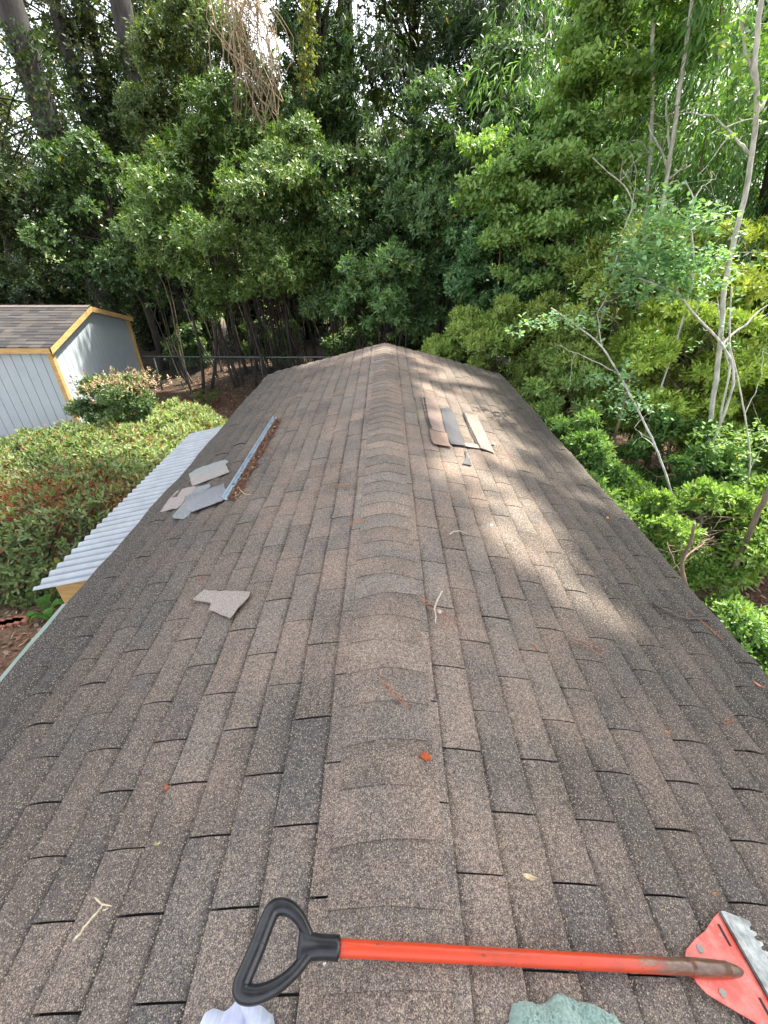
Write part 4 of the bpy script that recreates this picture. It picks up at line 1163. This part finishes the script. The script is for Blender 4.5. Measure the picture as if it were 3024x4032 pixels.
scrap([(x, y) for x, y in [(805,2322),(985,2330),(978,2350),(905,2433),(840,2405),(822,2403),(832,2375),(760,2358)]], 'single torn beige shingle scrap alone on the left slope', (.30,.255,.22), .022)
# (right-hand repair pieces)
scrap([z6(*q) for q in [(215,215),(290,235),(445,275),(590,760),(345,690),(300,560)]], 'pinkish shingle scrap with a dotted black tar edge, leftmost on the right slope', (.22,.165,.14), .018)
scrap([z6(*q) for q in [(335,700),(585,760),(645,955),(400,905),(365,850)]], 'bare orange-tan shingle scrap at the near end of the pink one', (.25,.175,.135), .022)
scrap([z6(*q) for q in [(500,395),(600,385),(660,420),(700,510),(860,945),(640,905),(560,700),(520,520)]], 'charcoal shingle scrap lying between the two pink ones', (.085,.085,.088), .022)
scrap([z6(*q) for q in [(820,455),(870,470),(1030,500),(1280,1040),(1075,975),(960,720)]], 'pinkish shingle scrap with a dotted black edge, rightmost of its group', (.22,.168,.145), .018)
scrap([z6(*q) for q in [(845,890),(1020,920),(1065,975),(865,945)]], 'thin cream shingle strip between the charcoal and the right pink scrap', (.30,.24,.20), .02)
scrap([z6(*q) for q in [(850,985),(900,1090),(945,1225),(820,1195),(860,1120)]], 'small dark torn shingle corner below the charcoal scrap', (.09,.09,.095), .016)
def dots(pts, parent_label, n):
    mb = MB(); P = np.array([on_roof(*z6(*q), .0235) for q in pts]); t = np.linspace(0, 1, len(P))
    d_ = unit(P[-1] - P[0]); s2 = unit(np.cross(d_, [0, 0, 1.0])); V = []; K = n * 2 + 1
    for i_ in range(K):                                   # one ragged saw-edged strip of tar
        p = np.array([np.interp(i_ / (K - 1), t, P[:, k]) for k in range(3)])
        w = (.013 if i_ % 2 else .003) * rng.uniform(.8, 1.2)
        V += [p - s2 * w, p + s2 * w]
    mb.add(np.array(V), [(2*i_, 2*i_+1, 2*i_+3, 2*i_+2) for i_ in range(K - 1)])
    return mb
d1 = dots([(255,235),(300,470),(335,620),(365,680)], '', 15); d2 = dots([(830,455),(900,620),(1000,830),(1065,965)], '', 17)
for mb_, lab in ((d1, 'dotted black edge'), (d2, 'dotted black edge')):
    tgt = [o for o in bpy.data.objects if o.get('label', '').startswith('pinkish shingle scrap') and (('leftmost' in o['label']) == (mb_ is d1))][0]
    o = mb_.build('tar_edge', M['felt'], tgt)

# metal strip and the litter caught against it
a, b = on_roof(1083 , 1648, .015), on_roof(886, 1968, .015)
d = unit(b - a); s_ = unit(np.cross(d, [0, 0, 1.0])); u_ = np.cross(s_, d)
mb = MB()
prof = [(-.017, 0), (.017, 0), (.017, .028), (.0145, .028), (.0145, .0025), (-.0145, .0025), (-.0145, .024), (-.017, .024)]
V = np.array([q + s_ * x + u_ * z for q in (a, b) for x, z in prof]); n = len(prof)
mb.add(V, [(i, (i+1)%n, n+(i+1)%n, n+i) for i in range(n)] + [(0,1,4,5),(1,2,3,4),(0,5,6,7),(n,n+5,n+4,n+1),(n+1,n+4,n+3,n+2),(n,n+7,n+6,n+5)])
o = mb.build('metal_strip', M['steel_strip'], None); tag(o, 'long bluish metal channel strip lying lengthwise on the left slope', 'metal strip')
n = 1250; t = rng.random(n)[:, None]; side = np.sign((s_ * np.array([1, 0, 0])).sum())
sR = s_ * (1 if s_[0] > 0 else -1)
P = a + (b - a) * (t * .98 + .03) + sR * (.026 + np.abs(rng.normal(0, .035, (n, 1))) * (.6 + .6 * t)) + u_ * rng.uniform(.002, .03, (n, 1))
P[:, 2] = np.maximum(P[:, 2], [roofz(q[0], q[1]) + .012 for q in P])
cols = np.array([(.15,.05,.03),(.11,.038,.024),(.27,.15,.085),(.42,.28,.17),(.08,.035,.024),(.18,.065,.035)])[rng.integers(0, 6, n)]
lf = rng.random(n) < .35
Lq = np.where(lf, rng.uniform(.015, .04, n), rng.uniform(.04, .11, n)); Wq = np.where(lf, Lq * .5, .003)
A = rng.normal(0, 1, (n, 3)) * [1, 1, .2] + d * np.where(lf, 0, 2.0)[:, None] * rng.choice([-1, 1], (n, 1)) + [0, 0, 0]
A[:, 2] = -SL * -A[:, 0] * (1) * .9 + rng.normal(0, .1, n)
o = leaves(P, A, Lq, Wq, cols * rng.uniform(.7, 1.3, n)[:, None], 'leaf_debris', M['dry_leaf'], None, up=np.tile(u_, (n, 1)) + rng.normal(0, .3, (n, 3)), gaps=False)
tag(o, 'rusty pile of dead leaves and needles caught along the metal strip', 'leaf debris', kind='stuff')

# twigs
def twig(pts, r, label, col, branches=(), name='twig', cat='twig', lift=.02, group=None):
    P = np.array([on_roof(x, y, lift) for x, y in pts])
    t = np.linspace(0, 1, len(P)); tt = np.linspace(0, 1, len(P) * 4)
    PS = np.stack([np.interp(tt, t, P[:, k]) for k in range(3)], 1) + rng.normal(0, r * .25, (len(tt), 3))
    mb = MB(); mb.tube(PS, r * np.linspace(1, .55, len(PS)), 6, col=col)
    for bpts in branches:
        Q = np.array([on_roof(x, y, lift) for x, y in bpts]); mb.tube(Q, r * np.linspace(.8, .4, len(Q)), 5, col=col)
    o = mb.build(name, M['twig'], None, smooth=True); tag(o, label, cat, group); return o
def zc(x, y): return (1500 + x / 1.0886, 2200 + y / 1.0886)
twig([zc(262,140),(zc(240,180)),zc(228,215),zc(236,250),zc(234,278)], .0042, 'pale crooked twig lying beside the ridge cap', (.50,.45,.36))
twig([zc(1160,185),zc(1200,212),zc(1250,238),zc(1300,255),zc(1408,258)], .008, 'dark bark twig near the right eave', (.11,.085,.075), [[zc(1340,250),zc(1385,240)]])
twig([(1768,2104),(1785,2094),(1810,2090),(1838,2100)], .005, 'short curved pale twig on the right slope', (.42,.36,.27))
twig([(292,3706),(340,3640),(392,3580),(408,3560)], .003, 'long straw-coloured twig on the near left slope', (.62,.52,.34), [[(375,3535),(400,3560),(440,3568)],[(405,3585),(425,3578)]])
twig([z5(1020,955),z5(1050,1000),z5(1100,1045),z5(1170,1050)], .003, 'thin pale curved stem at the near end of the metal strip', (.5,.38,.26), [[z5(1060,1010),z5(1000,1060),z5(920,1090)]])
# needle clusters
GN = 'pine needles scattered on the roof'
def needles(pts, label, spread=26, n=4, col=(.36,.15,.07)):
    mb = MB()
    for j in range(n):
        (x0, y0), (x1, y1) = pts
        dx, dy = rng.normal(0, spread * .35), rng.normal(0, spread * .3)
        a = on_roof(x0 + dx * .3, y0 + dy * .3, .014); b = on_roof(x1 + dx, y1 + dy, .016)
        m = (a + b) / 2 + [rng.normal(0, .008), rng.normal(0, .008), .006]
        mb.tube([a, m, b], .0009, 3, col=np.array(col) * rng.uniform(.7, 1.3), caps=False)
    o = mb.build('pine_needles', M['twig'], None); tag(o, label, 'pine needles', GN)
needles((zc(1320,222), zc(1460,345)), 'orange pine needles crossing the dark twig at the right eave', 20, 3)
needles((zc(820,345), zc(965,412)), 'orange pine needles in the middle of the right slope', 30, 4)
needles((zc(170,165), zc(330,290)), 'red-brown needles tangled round the pale crooked twig', 60, 6)
needles((zc(0,520), zc(120,640)), 'needles lying across the ridge cap left of the twig', 20, 3)
needles(((1290,1905),(1390,1912)), 'reddish needle cluster left of the ridge, farther one', 12, 4)
needles(((1370,2070),(1440,2045)), 'reddish needle cluster left of the ridge, nearer one', 12, 4)
needles((z6(1310,990), z6(1580,1140)), 'orange needles below the right pink shingle scrap', 14, 3)
needles((z5(1300,500), z5(1420,545)), 'short needles beside the top of the rusty leaf pile', 14, 3)
needles((zc(1470,705), zc(1505,680)), 'tiny reddish needle knot near the right edge of the roof', 22, 5)
# small bits: seeds, leaves, chips
def blob(px, py, r, col, name, label, cat, stretch=(1, 1.6, .8), rot=0., group=None):
    c = on_roof(px, py, r * stretch[2] * .8 + .006); mb = MB(); n, m = 10, 6
    V = []; 
    for i_ in range(m + 1):
        th = math.pi * i_ / m
        for j_ in range(n):
            ph_ = 2 * math.pi * j_ / n; rr = r * (1 + .08 * math.sin(ph_ * 3 + i_))
            x, y, z = math.sin(th) * math.cos(ph_) * rr * stretch[0], math.sin(th) * math.sin(ph_) * rr * stretch[1], math.cos(th) * rr * stretch[2]
            V.append((c[0] + x * math.cos(rot) - y * math.sin(rot), c[1] + x * math.sin(rot) + y * math.cos(rot), c[2] + z))
    F = [(i_*n+j_, (i_+1)*n+j_, (i_+1)*n+(j_+1)%n, i_*n+(j_+1)%n) for i_ in range(m) for j_ in range(n)]
    mb.add(np.array(V), F, col); o = mb.build(name, M['twig'], None, smooth=True); tag(o, label, cat, group); return o
blob(*zc(192,848), .011, (.42,.09,.03), 'seed', 'glossy red-brown seed on the ridge cap', 'seed', rot=1.2)
blob(655, 3100, .006, (.42,.12,.06), 'seed', 'small reddish seed on the near left slope', 'seed', rot=.6)
blob(*zc(250,226), .008, (.75,.70,.62), 'pebble', 'white chip beside the pale crooked twig', 'chip', rot=.6)
blob(*z6(1265,915), .014, (.62,.50,.40), 'pebble', 'round tan pebble right of the pink shingle scrap', 'pebble', stretch=(1, 1.2, .8))
blob(1936, 2068, .009, (.75,.74,.70), 'pebble', 'white chip in the middle of the right slope', 'chip', stretch=(1,1.2,.6))
blob(2392, 2038, .009, (.72,.36,.05), 'seed', 'orange bit near the right eave', 'seed', stretch=(1, 1, .6))
def fallen(px, py, L, col, label, ang):
    c = on_roof(px, py, .016); mb = MB(); d_ = np.array([math.cos(ang), math.sin(ang), 0]); s2 = np.array([-d_[1], d_[0], 0])
    rows = []
    for t, w in ((0, .02), (.25, .8), (.55, 1), (.8, .6), (1, .03)):
        for e in (-1, 0, 1): rows.append(c + d_ * (t - .5) * L + s2 * e * w * L * .16 + [0, 0, .004 * abs(e) + .006 * (t - .5) ** 2 * 4])
    rows = np.array(rows); rows[:, 2] += (c[0] - rows[:, 0]) * (SL if c[0] > 0 else -SL)
    mb.add(rows, [(i*3+j, i*3+j+1, i*3+j+4, i*3+j+3) for i in range(4) for j in range(2)], col)
    o = mb.build('fallen_leaf', M['twig'], None); tag(o, label, 'leaf', 'single fallen leaves on the roof')
fallen(*zc(1617,543), .05, (.50,.20,.14), 'long reddish leaf at the right edge of the roof', -.7)
fallen(*zc(660,388), .028, (.45,.14,.08), 'small red leaf in the middle of the right slope', -1.0)
fallen(*zc(1228,745), .03, (.42,.22,.1), 'small tan leaf in a shingle slot on the right slope', -.2)
fallen(2812, 3522, .02, (.60,.34,.14), 'small tan leaf above the shovel blade', .2)
fallen(2085, 3456, .04, (.62,.48,.3), 'straw-coloured sliver in a slot above the shovel shaft', -.15)
fallen(620, 3326, .02, (.60,.55,.2), 'yellow sliver on the near left slope', .1)
fallen(790, 2280, .028, (.35,.10,.07), 'small red leaf just above the single torn scrap', 1.2)

# granule-chips scattered in the foreground (loose light grit)
n = 5200
x = rng.uniform(-1.5, 1.5, n); y = rng.uniform(-.1, 2.4, n) ** 1.0
P = np.array([(x_, y_, roofz(x_, y_) + .010) for x_, y_ in zip(x, y)])
A = rng.normal(0, 1, (n, 3)) * [1, 1, .3]
Lg = rng.uniform(.002, .0048, n)
# ------------------------------------------------------------------ shingle-removing shovel
GA_, GB_ = np.array([-.245, .235]), np.array([.845, .290])     # grip centre .. neck of the plate, in plan
z_on = lambda x_: RZ - .02 - SL * (x_ - RX) + .034
def sv(x_, y_, up_=0.0):                                       # point on the tilted shovel plane
    return np.array([x_, y_, z_on(x_) + up_])
tl = empty('roofing_shovel', (0.0, .25, RZ)); tag(tl, 'orange shingle-removing shovel with a black D-shaped grip lying across the ridge', 'shovel')
M['grip'] = simple('black_plastic', (.012,.012,.014), .32, nscale=50, ncol=(.022,.022,.024))
def orange_mat():
    m, nt, b, out = newmat('orange_shaft')
    p = geo_pos(nt); sep = N(nt, 'ShaderNodeSeparateXYZ'); nt.links.new(p, sep.inputs[0])
    st_ = mapping(nt, p, (.25, 1.6, 1.6))
    n1 = noise(nt, 60, 5, .7, st_); n2 = noise(nt, 14, 4, .6, p)
    ad = N(nt, 'ShaderNodeMath', operation='MULTIPLY_ADD'); nt.links.new(n1.outputs[0], ad.inputs[0]); ad.inputs[1].default_value = .30; nt.links.new(sep.outputs[0], ad.inputs[2])
    gm = N(nt, 'ShaderNodeNewGeometry'); s2 = N(nt, 'ShaderNodeSeparateXYZ'); nt.links.new(gm.outputs['True Normal'], s2.inputs[0])
    mr = N(nt, 'ShaderNodeMapRange'); mr.inputs[1].default_value = .68; mr.inputs[2].default_value = .80; nt.links.new(ad.outputs[0], mr.inputs[0])
    mt = N(nt, 'ShaderNodeMapRange'); mt.inputs[1].default_value = .0; mt.inputs[2].default_value = .45; nt.links.new(s2.outputs[2], mt.inputs[0])
    mm = N(nt, 'ShaderNodeMath', operation='MULTIPLY'); nt.links.new(mr.outputs[0], mm.inputs[0]); nt.links.new(mt.outputs[0], mm.inputs[1])
    c = mix(nt, (.68,.072,.022), (.56,.045,.014), n2.outputs[0])
    wc = ramp(nt, n1.outputs[0], [(.3, (.05,.03,.02)), (.55, (.16,.085,.05)), (.75, (.33,.22,.14))]).outputs[0]
    c = mix(nt, c, wc, mm.outputs[0])
    scf = noise(nt, 120, 3, .6, mapping(nt, p, (.35, 1, 1)))
    c = mix(nt, c, (.10,.035,.02), ramp(nt, scf.outputs[0], [(.64, (0,0,0)), (.69, (.75,.75,.75))]).outputs[0])
    gr = noise(nt, 9, 4, .7, p)
    c = mix(nt, c, (.30,.045,.02), ramp(nt, gr.outputs[0], [(.5, (0,0,0)), (.72, (.6,.6,.6))]).outputs[0])
    sc = noise(nt, 45, 2, .5, mapping(nt, p, (.2, 1, 1)))
    c = mix(nt, c, (.25,.03,.01), ramp(nt, sc.outputs[0], [(.70, (0,0,0)), (.74, (.7,.7,.7))]).outputs[0])
    nt.links.new(c, b.inputs['Base Color']); b.inputs['Roughness'].default_value = .36
    return m
M['orange'] = orange_mat()
def plate_mat():
    m, nt, b, out = newmat('worn_red_paint'); p = geo_pos(nt)
    n1 = noise(nt, 22, 5, .65, p); n2 = noise(nt, 55, 4, .7, p)
    c = mix(nt, (.66,.07,.04), (.70,.21,.16), ramp(nt, n1.outputs[0], [(.4,(0,0,0)),(.65,(.9,.9,.9))]).outputs[0])
    c = mix(nt, c, (.26,.22,.20), ramp(nt, n2.outputs[0], [(.60,(0,0,0)),(.65,(.9,.9,.9))]).outputs[0])
    c = mix(nt, c, (.22,.04,.03), ramp(nt, noise(nt, 10, 4, .7, p).outputs[0], [(.55,(0,0,0)),(.75,(.6,.6,.6))]).outputs[0])
    nt.links.new(c, b.inputs['Base Color']); b.inputs['Roughness'].default_value = .42; return m
M['plate'] = plate_mat()
M['blade'] = simple('worn_steel', (.14,.155,.15), .5, metal=.6, nscale=26, ncol=(.48,.49,.46), lo=.35, hi=.7)
M['bolt'] = simple('bolt_metal', (.5,.5,.48), .35, metal=.9)
# shaft
mb = MB(); xs_ = np.linspace(-.105, .80, 30)
mb.tube([sv(x_, .262 + (x_ + .1) * .0145, .0) for x_ in xs_], np.full(30, .0144) + rng.normal(0, .00012, 30), 24); mb.build('shaft', M['orange'], tl, smooth=True)
mb = MB(); xs_ = np.linspace(.70, .845, 14)
mb.tube([sv(x_, .2736 + (x_ - .7) * .0145, -.002 - .012 * ((x_ - .7) / .145) ** 2) for x_ in xs_], .017 * np.sqrt(np.clip(1 - ((xs_ - .70) / .15) ** 4, .02, 1)), 20)
mb.build('socket', M['orange'], tl, smooth=True)
# D grip: bar + two arms + neck
mb = MB()
cx_, cy_ = -.245, .2285
def smooth_path(pts, it=3):
    P = np.array(pts, float)
    for _ in range(it):
        Q = [P[0]]
        for i_ in range(len(P) - 1): Q += [P[i_] * .75 + P[i_+1] * .25, P[i_] * .25 + P[i_+1] * .75]
        Q.append(P[-1]); P = np.array(Q)
    return P
loop = [(-.247,.260),(-.238,.296),(-.230,.316),(-.203,.319),(-.176,.304),(-.158,.282),(-.149,.266),(-.140,.264)]
up_path = smooth_path([sv(x_, y_) for x_, y_ in loop]); 
loop2 = [(-.247,.260),(-.258,.226),(-.268,.196),(-.240,.190),(-.202,.203),(-.170,.226),(-.152,.250),(-.140,.259)]
dn_path = smooth_path([sv(x_, y_) for x_, y_ in loop2])
def flat_tube(mb, P, ra, rb_, n=14):
    P = np.asarray(P); t = np.gradient(P, axis=0); t = unit(t); up0 = np.array([SL, 0, 1.0]); up0 /= np.linalg.norm(up0)
    a_ = np.linspace(0, 2*math.pi, n, endpoint=False); V = []
    for i_ in range(len(P)):
        s2 = unit(np.cross(t[i_], up0)); V.append(P[i_] + ra[i_] * np.cos(a_)[:, None] * s2 + rb_[i_] * np.sin(a_)[:, None] * up0)
    k = len(P); F = [(i_*n+j, i_*n+(j+1)%n, (i_+1)*n+(j+1)%n, (i_+1)*n+j) for i_ in range(k-1) for j in range(n)]
    F += [tuple(range(n))[::-1], tuple((k-1)*n+j for j in range(n))]
    mb.add(np.concatenate(V), F)
for P_ in (up_path, dn_path):
    k = len(P_); u = np.linspace(0, 1, k)
    ra = .0165 - .0050 * np.clip((u - .30) * 3, 0, 1) + .004 * np.clip((u - .75) * 4, 0, 1); rb_ = .0155 - .0035 * u
    flat_tube(mb, P_, ra, rb_)
neck = np.array([sv(x_, .262 + (x_ + .1) * .0145) for x_ in np.linspace(-.172, -.092, 12)])
flat_tube(mb, neck, np.interp(np.linspace(0, 1, 12), [0, .3, .6, 1], [.027, .0215, .0195, .0200]), np.interp(np.linspace(0, 1, 12), [0, .4, 1], [.012, .0185, .0195]), 20)
mb.build('grip', M['grip'], tl, smooth=True)
mb = MB(); q = sv(-.118, .262); mb.tube([q + [0, -.018, -.004], q + [0, -.0245, -.006]], .004, 10); mb.build('bolt', M['bolt'], tl, smooth=True)
# plate + blade
def shaft_local(u, v, h):        # u along the shaft from the neck start, v across
    x_ = .70 + u; yc = .2736 + u * .0145
    return np.array([x_ - v * .09, yc + v, z_on(x_) - .012 + h])
outl = [(.0,.038),(.045,.068),(.085,.088),(.135,.122),(.15,.125),(.15,-.125),(.135,-.122),(.085,-.092),(.045,-.07),(.0,-.04),(-.012,-.02),(-.012,.02)]
outl = [(.018,.030),(.06,.052),(.10,.068),(.145,.094),(.170,.106),(.170,-.106),(.145,-.100),(.10,-.078),(.06,-.060),(.018,-.040),(.004,-.022),(.004,.014)]
mb = MB(); mb.prism(outl, -.0, .004, lambda q: shaft_local(q[0], q[1], q[2] + .1 * max(0, q[0]) * 0 )); mb.build('plate', M['plate'], tl, bevel=.0012)
# blade with teeth
bl = [(.170,-.106),(.170,.106),(.184,.108),(.250,.094)]
teeth = []
nT = 10
for k in range(nT):
    v0 = .092 - k * .184 / nT; v1 = .092 - (k + 1) * .184 / nT
    teeth += [(.250 + rng.normal(0, .0015), v0 - .001), (.248, v0 - .007), (.236 + rng.normal(0, .002), v1 + .0075), (.235, v1 + .002)]
bl += teeth + [(.248,-.094),(.184,-.108)]
def blade_fn(q):
    u, v, h = q; lift = .006 if u < .185 else .006 - (u - .185) * .10
    return shaft_local(u, v, h + lift)
mb = MB(); mb.prism(bl[::-1], 0, .003, blade_fn); bo = mb.build('blade', M['blade'], tl)
mb = MB(); mb.hexa(np.array([shaft_local(u, v, h) for h in (.005, .0125) for u, v in ((.172,-.1065),(.186,-.1075),(.186,.1075),(.172,.1065))])); mb.build('clamp_bar', M['blade'], tl, bevel=.001)
# slots and holes showing dark in the plate
mb = MB()
for v in (.062, .0, -.062):
    if abs(v) < .01: continue
    mb.hexa(np.array([shaft_local(u, vv, h) for h in (.0035, .0052) for u, vv in ((.146, v-.020),(.152, v-.020),(.152, v+.020),(.146, v+.020))]))
mb.build('slot', M['felt'], tl)
for v in (.045, -.05):
    mb = MB(); c = shaft_local(.058, v * .75, .004); mb.tube([c, c + [0, 0, .003]], .0075, 12); mb.build('rivet', M['bolt'], tl, smooth=False)
mb = MB()

# ------------------------------------------------------------------ rags at the bottom edge
def cloth_mat(name, c1, c2, scale, fuzz):
    m, nt, b, out = newmat(name); p = geo_pos(nt)
    n1 = noise(nt, scale, 4, .7, p); n2 = noise(nt, 18, 3, .6, p)
    c = mix(nt, ramp(nt, n1.outputs[0], [(.3, c1), (.7, c2)]).outputs[0], c2, n2.outputs[0])
    nt.links.new(c, b.inputs['Base Color']); b.inputs['Roughness'].default_value = .95
    b.inputs['Sheen Weight'].default_value = .3
    bump(nt, b, n1.outputs[0], fuzz, .004)
    return m
M['terry'] = cloth_mat('green_terry', (.20,.33,.28), (.38,.53,.45), 260, .9)
def striped():
    m, nt, b, out = newmat('lavender_cloth'); p = geo_pos(nt)
    w = N(nt, 'ShaderNodeTexWave'); w.inputs['Scale'].default_value = 16; w.inputs['Distortion'].default_value = 3.5; w.inputs['Detail'].default_value = 1
    nt.links.new(p, w.inputs['Vector'])
    c = ramp(nt, w.outputs[0], [(.30, (.55,.59,.70)), (.52, (.50,.54,.69)), (.75, (.60,.63,.71))]).outputs[0]
    n1 = noise(nt, 320, 3, .6, p)
    c = mix(nt, c, (.42,.40,.72), ramp(nt, noise(nt, 14, 2, .5, p).outputs[0], [(.58,(0,0,0)),(.7,(.55,.55,.55))]).outputs[0])
    nt.links.new(c, b.inputs['Base Color']); b.inputs['Roughness'].default_value = .9; bump(nt, b, n1.outputs[0], .5, .002); return m
M['lav'] = striped()
def rag(name, label, centre, rx, ry, hgt, mat, folds, fuzzy=0):
    n, m = 120, 90; V = []
    u = np.linspace(-1, 1, n); v = np.linspace(-1, 1, m)
    U, Vv = np.meshgrid(u, v)
    # map the square to a rounded lump
    X = U * np.sqrt(1 - Vv ** 2 * .25); Y = Vv * np.sqrt(1 - U ** 2 * .25)
    rr = np.clip(1 - np.maximum(np.abs(U), np.abs(Vv)) ** 3.2, 0, 1)
    H = hgt * rr ** .38
    for (ax_, ay_, ph_, am, sh_) in folds:
        s2 = X * ax_ + Y * ay_ + ph_ + .35 * np.sin(X * 3 - Y * 2)
        H += am * hgt * np.abs(np.sin(s2)) ** sh_ * rr ** .5 - am * hgt * .4 * rr
    X = X * (1 + .05 * np.sin(Y * 5)) ; Y = Y * (1 + .05 * np.sin(X * 6 + 1) + .035 * np.sin(X * 11 + 2))
    if fuzzy:
        H += fuzzy * rng.normal(0, 1, H.shape); X = X + fuzzy * 6 * rng.normal(0, 1, H.shape); Y = Y + fuzzy * 6 * rng.normal(0, 1, H.shape)
    wx = centre[0] + X * rx; wy = centre[1] + Y * ry
    sd = 1 if centre[0] > RX else -1
    base_z = RZ - .02 - SL * np.abs(wx - RX)
    Z = base_z + .004 + np.maximum(H, 0)
    P = np.stack([wx, wy, Z], -1).reshape(-1, 3)
    F = [(a*n+b, a*n+b+1, (a+1)*n+b+1, (a+1)*n+b) for a in range(m-1) for b in range(n-1)]
    mb = MB(); mb.add(P, F); o = mb.build(name, mat, None, smooth=True)
    tag(o, label, 'rag')
    return o
rag('rag', 'crumpled lavender striped cloth at the bottom edge left of the ridge', (-.296, .108), .088, .10, .040, M['lav'], [(2.2, 3.6, .3, .40, .7), (5.0, -3.0, 1.1, .22, .9)])
rag('rag', 'folded pale green terry towel at the bottom edge right of the ridge', (.372, .112), .135, .105, .034, M['terry'], [(1.2, 3.4, .6, .4, .8), (4.0, 1.0, 2.0, .2, 1.6)], fuzzy=.0011)
print('VERTS', sum(len(m.vertices) for m in bpy.data.meshes), 'FACES', sum(len(m.polygons) for m in bpy.data.meshes))
